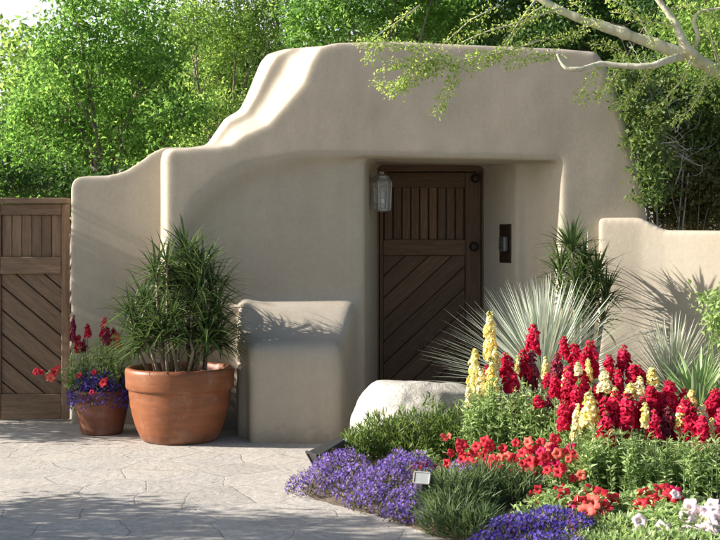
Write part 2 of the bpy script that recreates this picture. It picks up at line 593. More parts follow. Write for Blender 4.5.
def edge_dist(x, y, P):
    best = 1e9
    for i in range(len(P)):
        ax, ay = P[i]
        bx, by = P[(i + 1) % len(P)]
        dx, dy = bx - ax, by - ay
        t = max(0, min(1, ((x - ax) * dx + (y - ay) * dy) / (dx * dx + dy * dy)))
        best = min(best, math.hypot(x - ax - t * dx, y - ay - t * dy))
    return best


def bedz(x, y, edge=False):
    if not in_poly(x, y, BED): return 0.0 if not edge else -0.28 * edge_dist(x, y, BED)
    return 0.085 * (1 - math.exp(-edge_dist(x, y, BED) / 0.3))


def ground():
    # terrain: one sheet to the horizon with low hills far behind the garden
    n = 90
    V, Fq = [], []
    xs = np.sinh(np.linspace(-4.6, 4.6, n)) * 9
    ys = np.sinh(np.linspace(-3.5, 4.7, n)) * 9 + 9
    for j, y in enumerate(ys):
        for i, x in enumerate(xs):
            r = math.hypot(x, y)
            h = max(0.0, (y - 26) / 60.0)
            z = -0.02 + min(h, 1.2) ** 1.4 * 9 * (0.7 + 0.5 * mnoise.noise(Vector((x * .02, y * .02, 3.1)))) if y > 26 else -0.02
            V.append((x, y, z))
    for j in range(n - 1):
        for i in range(n - 1):
            a = j * n + i
            Fq.append((a, a + 1, a + n + 1, a + n))
    me = np_mesh('ground', np.array(V), np.array(Fq), np.zeros(len(Fq)), True)
    tag(link('ground', me, DESERT), kind='structure')
    # patio: gently uneven sheet of flagstone
    nx, ny = 120, 100
    V, Fq = [], []
    for j in range(ny + 1):
        for i in range(nx + 1):
            x = -9 + 13 * i / nx
            y = -1 + 13.4 * j / ny
            z = 0.006 * mnoise.noise(Vector((x * 1.1, y * 1.3, 0))) + 0.004 * mnoise.noise(Vector((x * 3.1, y * 3.3, 5)))
            V.append((x, y, z))
    for j in range(ny):
        for i in range(nx):
            a = j * (nx + 1) + i
            Fq.append((a, a + 1, a + nx + 2, a + nx + 1))
    me = np_mesh('patio', np.array(V), np.array(Fq), np.zeros(len(Fq)), True)
    tag(link('patio', me, FLAG), kind='structure')
    # raised planting bed
    step = 0.06
    idx = {}
    V, Fq = [], []
    def vid(i, j):
        if (i, j) not in idx:
            x, y = -1 + i * step, 4.2 + j * step
            z = bedz(x, y, True)
            z += 0.02 * mnoise.noise(Vector((x * 6, y * 6, 1))) * max(0, min(1, z * 12)) + .008 * mnoise.noise(Vector((x * 9, y * 9, 4)))
            idx[(i, j)] = len(V)
            V.append((x, y, z))
        return idx[(i, j)]
    for i in range(96):
        for j in range(90):
            x, y = -1 + (i + .5) * step, 4.2 + (j + .5) * step
            if in_poly(x, y, BED) or edge_dist(x, y, BED) < step * 2.5:
                Fq.append((vid(i, j), vid(i + 1, j), vid(i + 1, j + 1), vid(i, j + 1)))
    me = np_mesh('planting_bed', np.array(V), np.array(Fq), np.zeros(len(Fq)), True)
    tag(link('planting_bed', me, SOIL), kind='structure')


ground()


# ------------------------------------------------------------------ adobe walls
def prism(bm, poly, axis, a, b):
    """poly of 2-d points extruded along an axis ('x': poly is (y,z), 'y': (x,z), 'z': (x,y))"""
    def P(p, t):
        return {'x': (t, p[0], p[1]), 'y': (p[0], t, p[1]), 'z': (p[0], p[1], t)}[axis]
    A = [bm.verts.new(P(p, a)) for p in poly]
    B = [bm.verts.new(P(p, b)) for p in poly]
    n = len(poly)
    bm.faces.new(A)
    bm.faces.new(B[::-1])
    for i in range(n):
        j = (i + 1) % n
        bm.faces.new((A[j], A[i], B[i], B[j]))


def loft(bm, A, B):
    A = [bm.verts.new(p) for p in A]
    B = [bm.verts.new(p) for p in B]
    n = len(A)
    bm.faces.new(A)
    bm.faces.new(B[::-1])
    for i in range(n):
        j = (i + 1) % n
        bm.faces.new((A[j], A[i], B[i], B[j]))


def adobe(bm, voxel=0.018, it=9, amp=0.009, size=0.7):
    """melts overlapping blocks into one hand-plastered skin and returns the mesh"""
    bmesh.ops.recalc_face_normals(bm, faces=bm.faces)
    bmesh.ops.triangulate(bm, faces=bm.faces)
    me = bpy.data.meshes.new('adobe_raw')
    bm.to_mesh(me)
    o = bpy.data.objects.new('adobe_raw', me)
    COL.objects.link(o)
    r = o.modifiers.new('r', 'REMESH')
    r.mode = 'VOXEL'
    r.voxel_size = voxel
    s = o.modifiers.new('s', 'SMOOTH')
    s.factor = 0.5
    s.iterations = it
    tx = bpy.data.textures.new('trowel', 'CLOUDS')
    tx.noise_scale = size
    tx.noise_depth = 2
    d = o.modifiers.new('d', 'DISPLACE')
    d.texture = tx
    d.texture_coords = 'GLOBAL'
    d.strength = amp
    d.mid_level = 0.5
    s2 = o.modifiers.new('s2', 'SMOOTH')
    s2.factor = 0.5
    s2.iterations = 3
    dg = bpy.context.evaluated_depsgraph_get()
    dg.update()
    out = bpy.data.meshes.new_from_object(o.evaluated_get(dg))
    bpy.data.objects.remove(o)
    bpy.data.meshes.remove(me)
    out.materials.clear()
    out.polygons.foreach_set('use_smooth', np.ones(len(out.polygons), dtype=bool))
    return out


def melt(me, iters=34):
    """extra hand smoothing of the bench and the alcove edge above it"""
    nv, ne = len(me.vertices), len(me.edges)
    co = np.empty(nv * 3, dtype=np.float64); me.vertices.foreach_get('co', co); co = co.reshape(-1, 3)
    ed = np.empty(ne * 2, dtype=np.int32); me.edges.foreach_get('vertices', ed); ed = ed.reshape(-1, 2)
    def box(v, a, b, f): return np.clip((v - a) / f, 0, 1) * np.clip((b - v) / f, 0, 1)
    bench = box(co[:, 0], -1.02, .06, .08) * box(co[:, 2], -.3, 1.10, .1) * box(co[:, 1], 8.8, 9.62, .05)
    alc = .9 * box(co[:, 0], -1.36, -.06, .12) * box(co[:, 2], 1.0, 2.12, .15) * box(co[:, 1], 9.3, 9.62, .05)
    wt = np.maximum(bench, alc)[:, None] * .5
    deg = np.bincount(ed.ravel(), minlength=nv)[:, None]
    for _ in range(iters):
        acc = np.zeros_like(co)
        for k in range(3):
            acc[:, k] = np.bincount(ed[:, 0], co[ed[:, 1], k], nv) + np.bincount(ed[:, 1], co[ed[:, 0], k], nv)
        co = co + (acc / np.maximum(deg, 1) - co) * wt
    me.vertices.foreach_set('co', co.ravel().astype(np.float32))
    me.update()


def split_mesh(me, test, n1, n2):
    """cuts a mesh into faces that pass test(centres) and the rest, keeping the shared normals"""
    nv, nf = len(me.vertices), len(me.polygons)
    co = np.empty(nv * 3, dtype=np.float32); me.vertices.foreach_get('co', co); co = co.reshape(-1, 3)
    no = np.empty(nv * 3, dtype=np.float32); me.vertices.foreach_get('normal', no); no = no.reshape(-1, 3)
    cen = np.empty(nf * 3, dtype=np.float32); me.polygons.foreach_get('center', cen); cen = cen.reshape(-1, 3)
    faces = np.array([p.vertices[:] for p in me.polygons], dtype=np.int32)
    sel = test(cen)
    res = []
    for name, mask in ((n1, sel), (n2, ~sel)):
        f = faces[mask]
        u, inv = np.unique(f.ravel(), return_inverse=True)
        m2 = np_mesh(name, co[u], inv.reshape(f.shape), np.zeros(len(f)), True)
        m2.normals_split_custom_set_from_vertices([tuple(x) for x in no[u]])
        res.append(m2)
    return res


WF, WR, WB = 9.50, 9.565, 10.62          # wall face, recessed alcove face, wall back


def gateway():
    bm = bmesh.new()
    zb = -0.15
    xl = W(158, 0, WF).x
    # body left of the door niche
    prism(bm, [(xl, WR + .07), (xl + .075, WR), (0.035, WR), (0.145, 10.38), (0.145, WB), (xl, WB)], 'z', zb, 2.10)
    # upper mass with shoulder, two steps, level top and sloping right buttress
    fr = [(167, 262), (167, 154), (172, 149), (198, 148), (230, 145), (243, 135), (268, 124), (284, 106), (303, 84), (312, 60), (320, 47),
          (337, 43), (400, 42), (470, 45), (560, 49), (596, 52), (610, 72), (624, 120), (640, 180), (652, 250), (660, 460),
          (562, 460), (562, 161), (364, 156), (300, 158), (260, 166), (228, 181), (203, 205), (182, 236), (172, 258)]
    bk = [(172, 262), (172, 153), (177, 149), (192, 147), (206, 145), (225, 118), (239, 110), (245, 98), (260, 62), (267, 54), (284, 49),
          (337, 45), (400, 44), (470, 47), (560, 51), (592, 54), (606, 74), (620, 120), (636, 180), (648, 250), (656, 460),
          (471, 460), (471, 166.3), (377.2, 166.3), (310, 166), (270, 172), (238, 186), (215, 210), (195, 236), (182, 258)]
    nt_ = 12        # the stepped flank is layered: front slope, a small riser, then the outer lip
    def lerp2(k): return [(b[0] + (a[0] - b[0]) * k, b[1] + (a[1] - b[1]) * k) if i < nt_ else (b[0] * .5 + a[0] * .5, b[1] * .5 + a[1] * .5) for i, (a, b) in enumerate(zip(fr, bk))]
    mid, lip = lerp2(.42), lerp2(.20)
    mid[0:3] = [(161, 262), (161, 153), (166, 148.5)]
    lip[0:3] = [(161.5, 262), (161.5, 153), (167, 149)]
    prism(bm, [(xl, 9.60), (xl + .05, WF + .02), (xl + .2, WF + .02), (xl + .2, 9.95), (xl, 9.95)], 'z', 1.2, 2.10)
    loft(bm, [W(x, y, WF) for x, y in fr], [W(x, y, 9.86) for x, y in mid])
    loft(bm, [W(x, y, 9.79) for x, y in lip], [W(x, y, WB) for x, y in bk])
    soft = [(x + 5, y + 20) if i >= 25 or i == 0 else (x, y) for i, (x, y) in enumerate(fr)]
    soft[23] = (364, 159); soft[24] = (308, 170)
    loft(bm, [W(x, y, WF + .012) for x, y in fr], [W(x, y, WR + .03) for x, y in soft])
    # bench: sloped concave seat back running into the wall, raised left arm, front block
    prof = [(9.7, zb), (9.7, .99), (9.545, .985), (9.47, .955), (9.42, .91), (9.36, .845), (9.28, .775), (9.18, .735), (9.08, .722), (9.02, .70), (8.995, .66), (8.99, .6), (8.985, zb)]
    def xr(y): return W(340.5, 0, 9.0).x + max(0, y - 9.12) * .28
    def xq(y): return W(250, 0, 9.0).x - min(1, max(0, y - 9.0) / .26) ** 1.3 * .105
    loft(bm, [Vector((xq(y), y, z)) for y, z in prof], [Vector((xr(y), y, z)) for y, z in prof])
    xa = W(238, 0, 9.3).x
    prism(bm, [(9.7, zb), (9.7, 1.005), (9.42, .99), (9.33, .94), (9.27, .84), (9.25, .7), (9.25, zb)], 'x', xa - .012, xa + 0.05)
    me = adobe(bm)
    melt(me)
    bx0, bx1 = xa - 0.12, W(358, 0, 9.45).x
    def is_bench(c):
        return (c[:, 0] > bx0) & (c[:, 0] < bx1) & (c[:, 2] < 1.03) & (c[:, 1] < 9.535)
    mb, mw = split_mesh(me, is_bench, 'bench', 'wall')
    g = empty('adobe_gateway', (0, 9.9, 0), 'tall tan adobe gateway wall with stepped shoulder, deep door niche and built-in bench', 'adobe wall')
    for nm, m in (('wall', mw), ('bench', mb)):
        o = link(nm, m, STUCCO, g)
        o.location = (0, -9.9, 0)
    # left lower wall
    bm = bmesh.new()
    YL = 9.90
    pl = [(71, 460), (70, 186), (74, 178), (84, 175.5), (108, 175), (124, 171), (140, 161), (152, 152), (163, 147), (200, 147), (200, 460)]
    prism(bm, [(W(x, y, YL).x, W(x, y, YL).z) for x, y in pl], 'y', YL, YL + 0.45)
    o = link('adobe_wall', adobe(bm, it=10), STUCCO)
    tag(o, 'lower tan adobe wall rising to a shoulder beside the driveway gate', 'adobe wall')
    # right low garden wall, swinging towards the viewer
    bm = bmesh.new()
    path = [W(598, 0, 9.42), W(640, 0, 9.33), W(665, 0, 9.25), W(730, 0, 9.0), W(900, 0, 8.3)]
    ztop = [CH + (240 - y) * Y / F for y, Y in ((217.5, 9.42), (217.5, 9.33), (230, 9.25), (230.5, 9.0), (231, 8.3))]
    th = Vector((0.12, 0.42, 0))
    for i in range(len(path) - 1):
        a, b2 = path[i], path[i + 1]
        A = [Vector((a.x, a.y, zb)), Vector((a.x, a.y, ztop[i])), Vector((a.x, a.y, ztop[i])) + th, Vector((a.x, a.y, zb)) + th]
        B = [Vector((b2.x, b2.y, zb)), Vector((b2.x, b2.y, ztop[i + 1])), Vector((b2.x, b2.y, ztop[i + 1])) + th, Vector((b2.x, b2.y, zb)) + th]
        loft(bm, A, B)
    o = link('adobe_wall', adobe(bm, it=12), STUCCO)
    tag(o, 'low sunlit adobe garden wall with rounded end behind the silvery desert spoon', 'adobe wall')


gateway()


# ------------------------------------------------------------------ wooden door and gate
def clip(poly, x0, z0, x1, z1):
    for ax, lim, sgn in ((0, x0, 1), (0, x1, -1), (1, z0, 1), (1, z1, -1)):
        out = []
        for i in range(len(poly)):
            p, q = poly[i], poly[(i + 1) % len(poly)]
            ip, iq = (p[ax] - lim) * sgn >= 0, (q[ax] - lim) * sgn >= 0
            if ip: out.append(p)
            if ip != iq:
                t = (lim - p[ax]) / (q[ax] - p[ax])
                out.append((p[0] + t * (q[0] - p[0]), p[1] + t * (q[1] - p[1])))
        poly = out
        if len(poly) < 3: return []
    cl = []
    for p in poly:
        if not cl or math.hypot(p[0] - cl[-1][0], p[1] - cl[-1][1]) > 1e-4: cl.append(p)
    return cl if len(cl) >= 3 else []


def diagonal_panel(x0, z0, x1, z1, y0, y1, ang, bw, gap, parent, mat):
    m = MB()
    d = Vector((math.cos(ang), math.sin(ang)))
    e = Vector((-d.y, d.x))
    c = Vector(((x0 + x1) / 2, (z0 + z1) / 2))
    n = int(3.2 / (bw + gap)) + 2
    for k in range(-n, n):
        a = k * (bw + gap)
        q = [c + e * a - d * 4, c + e * a + d * 4, c + e * (a + bw) + d * 4, c + e * (a + bw) - d * 4]
        q = clip([(p.x, p.y) for p in q], x0, z0, x1, z1)
        if q: m.board(q, y0, y1, d)
    m.rect(x0 - .01, z0 - .01, x1 + .01, z1 + .01, y1 + 0.003, y1 + 0.02, rnd=0.0)
    return bevel(m.build('plank_panel', mat, parent), 0.003, 1)


def slat_panel(x0, z0, x1, z1, y0, y1, n, gap, parent, mat, back=True):
    m = MB()
    w = (x1 - x0 - gap * (n + 1)) / n
    for k in range(n):
        a = x0 + gap + k * (w + gap)
        m.rect(a, z0, a + w, z1, y0 + random.uniform(0, .003), y1, True)
    if back: m.rect(x0 - .01, z0 - .01, x1 + .01, z1 + .01, y1 + 0.01, y1 + 0.02, True, rnd=0.0)
    return bevel(m.build('slat_panel', mat, parent), 0.003, 1)


def part_board(name, rects, y0, y1, parent, mat, vertical=False):
    m = MB()
    for r in rects: m.rect(*r, y0, y1, vertical)
    return bevel(m.build(name, mat, parent), 0.006, 2)


def door():
    Y = 10.39
    t = empty('wooden_door', (0.6, Y, 0), 'brown wooden door with barred top panel and diagonal planks inside the niche', 'door')
    def X(px): return W(px, 0, Y).x - 0.6
    def Z(py): return W(0, py, Y).z
    b = 0.02
    zt = 2.10
    # frame: header and two jambs, butted
    part_board('header', [(X(358), Z(171.5), X(502), zt)], -0.03, 0.10, t, WOOD_DOOR)
    part_board('jamb', [(X(481.5), b, X(498), Z(172))], -0.015, 0.10, t, WOOD_DOOR, True)
    part_board('jamb', [(X(358), b, X(379), Z(172))], -0.015, 0.10, t, WOOD_DOOR, True)
    part_board('door_stop', [(X(372), b, X(386), Z(172)), (X(478), b, X(486), Z(172)), (X(387), Z(178), X(477.5), Z(168))], 0.072, 0.095, t, WOOD_DOOR, True)
    # leaf
    part_board('stile', [(X(465.5), b, X(481), Z(172.5))], 0.012, 0.07, t, WOOD_DOOR, True)
    part_board('stile', [(X(379.5), b, X(383), Z(172.5))], 0.012, 0.07, t, WOOD_DOOR, True)
    part_board('rail', [(X(383.2), Z(187.5), X(465.3), Z(172.5))], 0.014, 0.07, t, WOOD_DOOR)
    part_board('rail', [(X(383.2), Z(255.5), X(465.3), Z(239.5))], 0.008, 0.07, t, WOOD_DOOR)
    part_board('rail', [(X(383.2), b, X(465.3), b + 0.15)], 0.014, 0.07, t, WOOD_DOOR)
    slat_panel(X(383.4), Z(239.7), X(465.1), Z(187.3), 0.030, 0.055, 9, 0.011, t, WOOD_DOOR)
    diagonal_panel(X(383.4), b + 0.152, X(465.1), Z(255.7), 0.030, 0.055, math.radians(43), 0.125, 0.007, t, WOOD_DOOR)
    for px, py, r in ((475.5, 178.5, .034), (474, 246.5, .036)):
        m = MB()
        m.lathe([(r * 1.1, 0), (r * 1.1, .008), (r * .55, .012), (r * .5, .03), (r * .95, .04), (r, .055), (r * .75, .07), (0.002, .074)], 20)
        o = m.build('knob', IRON, t, True)
        o.location = (X(px), 0.012, Z(py))
        o.rotation_euler = (PI / 2, 0, 0)


door()


def gate(x0, x1, Y, label, mirror=1):
    """one leaf of the driveway gate between two x positions"""
    xc = (x0 + x1) / 2
    t = empty('driveway_gate', (xc, Y, 0), label, 'gate', 'leaves of the driveway gate')
    a, b = x0 - xc, x1 - xc
    def Z(py): return W(0, py, Y).z
    z0 = Z(419.5)
    w = 0.055
    part_board('cap_rail', [(a, Z(203.5), b, Z(198))], -0.035, 0.085, t, WOOD_GATE)
    part_board('stile', [(b - w, z0, b, Z(204))], -0.005, 0.06, t, WOOD_GATE, True)
    part_board('stile', [(a, z0, a + w, Z(204))], -0.005, 0.06, t, WOOD_GATE, True)
    part_board('rail', [(a + w + .002, Z(215), b - w - .002, Z(204))], 0.0, 0.06, t, WOOD_GATE)
    part_board('rail', [(a + w + .002, Z(274), b - w - .002, Z(257))], -0.008, 0.06, t, WOOD_GATE)
    part_board('rail', [(a + w + .002, z0, b - w - .002, Z(394))], 0.0, 0.06, t, WOOD_GATE)
    slat_panel(a + w + .003, Z(257), b - w - .003, Z(215), 0.022, 0.045, 6, 0.004, t, WOOD_GATE)
    diagonal_panel(a + w + .003, Z(394), b - w - .003, Z(274), 0.02, 0.045, math.radians(-40 * mirror), 0.135, 0.012, t, WOOD_GATE)


XG = W(68.3, 0, 10.12).x
gate(XG - 0.60, XG, 10.12, 'dark brown wooden gate leaf with downward slanting planks beside the adobe wall')
gate(XG - 1.22, XG - 0.615, 10.12, 'outer brown wooden gate leaf at the left end of the driveway entrance', -1)


# ------------------------------------------------------------------ lantern and intercom
def lantern():
    Y = 9.86
    c = W(382.5, 193, Y)
    t = empty('wall_lantern', c, 'weathered grey wall lantern with glass sides hanging by the door niche', 'lantern')
    # roof cap
    m = MB()
    m.lathe([(.074, .078), (.078, .084), (.060, .108), (.052, .118), (.050, .130), (.030, .142), (.012, .15), (.010, .165), (.002, .168)], 6)
    m.build('roof_cap', PEWTER, t)
    m = MB()
    m.lathe([(.002, -.150), (.03, -.146), (.062, -.138), (.064, -.124), (.002, -.123)], 6)
    m.build('base', PEWTER, t)
    m = MB()
    for k in range(6):
        a = 2 * PI * k / 6
        p = Vector((math.cos(a), math.sin(a), 0))
        m.tube([p * .060 + Vector((0, 0, -.124)), p * .068 + Vector((0, 0, .08))], [.0065, .0065], 4)
    for z, r in ((-.09, .0625), (.045, .0675)):
        for k in range(6):
            a, b = 2 * PI * k / 6, 2 * PI * (k + 1) / 6
            m.tube([(math.cos(a) * r, math.sin(a) * r, z), (math.cos(b) * r, math.sin(b) * r, z)], [.003, .003], 4)
    m.build('cage', PEWTER, t)
    m = MB()
    m.lathe([(.0555, -.122), (.063, .077)], 6)
    m.f = m.f[:6]; m.r = m.r[:6]; m.uv = m.uv[:6]
    m.build('glass', GLASS, t)
    m = MB()
    m.lathe([(.015, -.122), (.015, -.05), (.012, -.045)], 10)
    o = m.build('candle', CANDLE, t, True)
    m = MB()
    m.lathe([(.008, -.044), (.014, -.025), (.013, -.005), (.006, .02), (.001, .032)], 10)
    m.build('bulb', GLASS, o, True)
    m = MB()
    m.tube([(-.10, .06, .05), (-.085, .055, .10), (-.05, .03, .135), (-.012, .0, .152)], [.008] * 4, 6)
    m.box((-.112, .07, .03), (.02, .075, .14))
    bevel(m.build('bracket', PEWTER, t), .003)


lantern()


def intercom():
    Y = 9.965
    p = W(505.5, 243.5, Y)
    t = empty('intercom', p, 'bronze intercom plate with raised silver button box on the niche wall', 'intercom')
    t.rotation_euler = (0, 0, math.radians(-71))
    m = MB(); m.box((0, 0, 0), (.20, .016, .305)); bevel(m.build('plate', BRONZE, t), .006)
    m = MB(); m.box((0.02, -.028, -.005), (.105, .04, .12)); o = bevel(m.build('button_box', SILVER, t), .012, 3)
    m = MB(); m.lathe([(.02, 0), (.02, .006), (.016, .01), (.001, .011)], 16)
    k = m.build('button', BLACK, o, True); k.location = (.02, -.047, -.02); k.rotation_euler = (PI / 2, 0, 0)
    m = MB()
    for i in range(5): m.box((0.02, -.0495, .02 + i * .007), (.05, .003, .003))
    m.build('grille', BLACK, o)


intercom()


# ------------------------------------------------------------------ pots
def dracaena_tuft(blades, c, n, L, up=0.25, w=0.016):
    for k in range(n):
        a = random.uniform(0, 2 * PI)
        el = random.uniform(-0.55, 1.0) ** 1 * 1.15 + up * 0.6
        el = max(-0.7, min(1.5, el))
        d = Vector((math.cos(a) * math.cos(el), math.sin(a) * math.cos(el), math.sin(el)))
        b = Vector(c) + Vector((0, 0, random.uniform(-.07, .03))) + d * .012
        blades.append((b, d, L * random.uniform(.7, 1.1), w * random.uniform(.8, 1.15), random.uniform(.25, .95), random.random(), random.uniform(-.2, .2)))


def big_pot():
    c = Vector((W(180, 0, 9.14).x, 9.14, 0.0))
    t = empty('terracotta_pot', c, 'large terracotta pot with broad banded rim standing against the adobe bench', 'plant pot')
    m = MB()
    H = .532
    prof = [(.20, .0), (.262, .004), (.285, .03), (.315, .10), (.340, .18), (.357, .26), (.366, .33), (.368, .372), (.371, .376), (.384, .380),
            (.389, .392), (.391, .45), (.3935, .485), (.3945, .505), (.390, .523), (.378, H), (.358, H), (.347, .522), (.342, .49), (.335, .44), (.30, .40)]
    m.lathe(prof, 72)
    o = m.build('pot', TERRA, t, True)
    m = MB(); m.lathe([(.338, .462), (.25, .475), (.1, .482), (.001, .485)], 40)
    m.f = m.f[:-2] + m.f[-1:]; m.r = m.r[:-2] + m.r[-1:]; m.uv = m.uv[:-2] + m.uv[-1:]
    m.build('potting_soil', SOIL, t, True)
    # dracaena with many canes
    d = empty('dracaena', c + Vector((0, 0, .47)), 'bushy multi-stemmed dracaena with narrow drooping leaves growing in the large terracotta pot', 'plant')
    canes = MB()
    blades = []
    heads = [(122, 0, 300), (140, .05, 288), (150, -.1, 262), (158, .12, 310), (167, -.16, 252), (176, .05, 262), (186, .0, 241), (196, .1, 252), (206, -.08, 255),
             (216, .05, 272), (222, -.1, 296), (212, -.2, 312), (192, -.22, 292), (172, -.24, 300), (152, -.2, 318), (200, .15, 285), (182, .18, 275), (130, -.12, 316), (224, .1, 318),
             (146, .12, 300), (162, -.05, 280), (201, -.15, 268), (140, -.2, 326), (165, -.25, 318), (188, -.25, 322), (210, -.22, 326), (128, .0, 330), (228, -.05, 330)]
    for px, dy, py in heads:
        dy = dy * .8 - .05
        px = 179 + (px - 179) * .84
        py += 4
        hp = W(px + random.uniform(-3, 3), py, 9.14 + dy) - c - Vector((0, 0, .47))
        bs = Vector((hp.x * .48 + random.uniform(-.05, .05), dy * .7, 0))
        mid = (bs + hp) / 2 + Vector((random.uniform(-.04, .04), random.uniform(-.03, .03), 0))
        hp.z -= .06
        canes.tube([bs, mid, hp], [.013, .011, .009], 7)
        dracaena_tuft(blades, hp, random.randint(44, 60), random.uniform(.25, .34), .12, .0155)
    canes.build('canes', CANE, d, True)
    link('leaves', blade_mesh('dracaena_leaves', blades, 5), L_DRAC, d)
    # pebbles on the soil
    pos = [(203, 365, 8.92, .034, 'orange tan pebble at the right rim of the large terracotta pot'),
           (150, 366, 8.90, .026, 'brown pebble at the left inside the large terracotta pot'),
           (168, 367, 8.88, .024, 'grey brown pebble beneath the dracaena stems in the large pot'),
           (176, 366, 8.90, .020, 'smallest pebble between the dracaena stems in the large pot')]
    for px, py, Y, r, lab in pos:
        b = bmesh.new()
        bmesh.ops.create_icosphere(b, subdivisions=3, radius=r)
        for v in b.verts:
            v.co *= 1 + .18 * mnoise.noise(v.co * 22 + Vector((px, 0, 0)))
            v.co.z *= .75
        me = bpy.data.meshes.new('pebble'); b.to_mesh(me); b.free()
        me.polygons.foreach_set('use_smooth', [True] * len(me.polygons))
        o = link('pebble', me, PEBBLE, loc=(W(px, 0, Y).x, Y, .492 + r * .4))
        tag(o, lab, 'pebble', 'pebbles in the terracotta pot')


big_pot()


# ------------------------------------------------------------------ flower builders
def floret(m, c, d, s, mat_r):
    """one snapdragon floret: pouched lip of three lobes below, two lobes standing above"""
    d = Vector(d).normalized()
    sd = d.cross(Vector((0, 0, 1)))
    if sd.length < .05: sd = Vector((1, 0, 0))
    sd.normalize()
    up = sd.cross(d).normalized()
    c = Vector(c)
    th = c + d * s * .75
    for ang, ln, out in ((1.05, .62, .15), (2.09, .62, .15), (3.75, .55, .45), (4.71, .60, .60), (5.67, .55, .45)):
        ax = sd * math.cos(ang) + up * math.sin(ang)
        tx = ax.cross(d)
        w = s * .36
        r = min(1, max(0, mat_r + random.uniform(-.3, .3)))
        p0, p1 = c + ax * s * .10, th + ax * s * .14
        a1 = th + ax * s * ln * .6 + d * s * out * .5
        a2 = th + ax * s * ln + d * s * (out * .25 - .05) + tx * s * random.uniform(-.1, .1)
        vs = [p0, p1 - tx * w * .6, p1 + tx * w * .6, a1 - tx * w, a1 + tx * w, a2 - tx * w * .6, a2 + tx * w * .6]
        m.add(vs, [(0, 1, 2), (1, 3, 4, 2), (3, 5, 6, 4)], r)


def spike_mesh(name, nf, fat, seed, sparse=False):
    """snapdragon spike of unit length along z"""
    st = random.getstate(); random.seed(seed)
    m = MB()
    L = 1.0
    for k in range(nf):
        t = (k + .5) / nf
        z = t * L
        a = k * 2.4 + random.uniform(-.3, .3)
        tp = 1 - .62 * t ** 2.2
        s = fat * tp * random.uniform(.6, 1.2)
        z += random.uniform(-.02, .02)
        el = -.15 + .9 * t + random.uniform(-.45, .45)
        d = (math.cos(a) * math.cos(el), math.sin(a) * math.cos(el), math.sin(el))
        floret(m, (math.cos(a) * fat * .12, math.sin(a) * fat * .12, z), d, s, random.random())
    me = m.mesh(name, False)
    random.setstate(st)
    return me


# spikes are modelled at real size 0.2 m long, then scaled
SP = {}
for v in range(4):
    m = spike_mesh('snapdragon_spike', 42, .049 / .2, 100 + v)
    for vv in m.vertices: vv.co *= .2
    SP[v] = m
def mesh_copy(me, mat):
    c = me.copy(); c.materials.clear(); c.materials.append(mat); return c
SPM = {(v, k): mesh_copy(SP[v], mt) for v in SP for k, mt in (('r', P_RED), ('y', P_YEL), ('c', P_CREAM), ('d', P_DARK))}


def bud_mesh(seed):
    st = random.getstate(); random.seed(seed)
    m = MB()
    for k in range(15):
        t = k / 14
        a = k * 2.4
        r = .013 * (1 - t * .8)
        e = .3 + t
        d = Vector((math.cos(a) * math.cos(e), math.sin(a) * math.cos(e), math.sin(e)))
        p = Vector((math.cos(a) * r, math.sin(a) * r, -.02 + .042 * t))
        q = .006 * (1 - .5 * t)
        m.tube([p, p + d * q, p + d * q * 2, p + d * q * 2.8], [q * .5, q * .8, q * .6, q * .1], 5)
    me = m.mesh('bud_tip', True)
    me.materials.append(L_SNAP)
    random.setstate(st)
    return me


BUDS = [bud_mesh(5), bud_mesh(9)]


def leafy_stem_meshes(n=5):
    out = []
    for k in range(n):
        ns = 5
        C, D, R, LL = [], [], [], []
        st = MB()
        for j in range(ns):
            a = random.uniform(0, 2 * PI)
            r0 = 0 if j == 0 else random.uniform(.01, .03)
            r1 = .012 if j == 0 else random.uniform(.05, .10)
            h = 1.0 if j == 0 else random.uniform(.5, .85)
            p0 = Vector((math.cos(a) * r0, math.sin(a) * r0, 0))
            p1 = Vector((math.cos(a) * r1 * .8, math.sin(a) * r1 * .8, h * .5))
            p2 = Vector((math.cos(a) * r1, math.sin(a) * r1, h * .5 * 2)) if j else Vector((0, 0, 1.0))
            p2.z = h * .5 if False else h
            st.tube([p0, (p0 + p2) / 2 + (p1 - (p0 + p2) / 2) * .2, p2], [.0045, .0036, .0025], 5)
            nl = 46 if j == 0 else 36
            for i in range(nl):
                t = random.uniform(.06, 1.0)
                p = p0.lerp(p2, t)
                b = random.uniform(0, 2 * PI)
                e = random.uniform(-.1, .9)
                C.append(p); D.append((math.cos(b) * math.cos(e), math.sin(b) * math.cos(e), math.sin(e)))
                R.append(random.random()); LL.append(random.uniform(.03, .055) * (1.1 - .4 * t))
        # build at height 1 m then the object is squashed, so lengths along z are pre-stretched by the scale
        out.append((st, np.array([tuple(c) for c in C]), np.array(D), np.array(R), np.array(LL)))
    return out


def leafy_variant(h):
    """returns stem mesh and leaf mesh for a plant whose stem is h metres high"""
    st, C, D, R, LL = random.choice(LEAFY)
    C2 = C.copy(); C2[:, 2] *= h
    m = MB(); m.f, m.r, m.uv = st.f, st.r, st.uv
    m.v = [(x, y, z * h) for x, y, z in st.v]
    return m.mesh('snapdragon_stems'), leaf_mesh('snapdragon_leaves', C2, D, LL, LL * .27, R)


LEAFY = leafy_stem_meshes()
STEMS = {round(h, 2): [leafy_variant(h) for _ in range(2)] for h in (.2, .3, .4, .5, .6)}


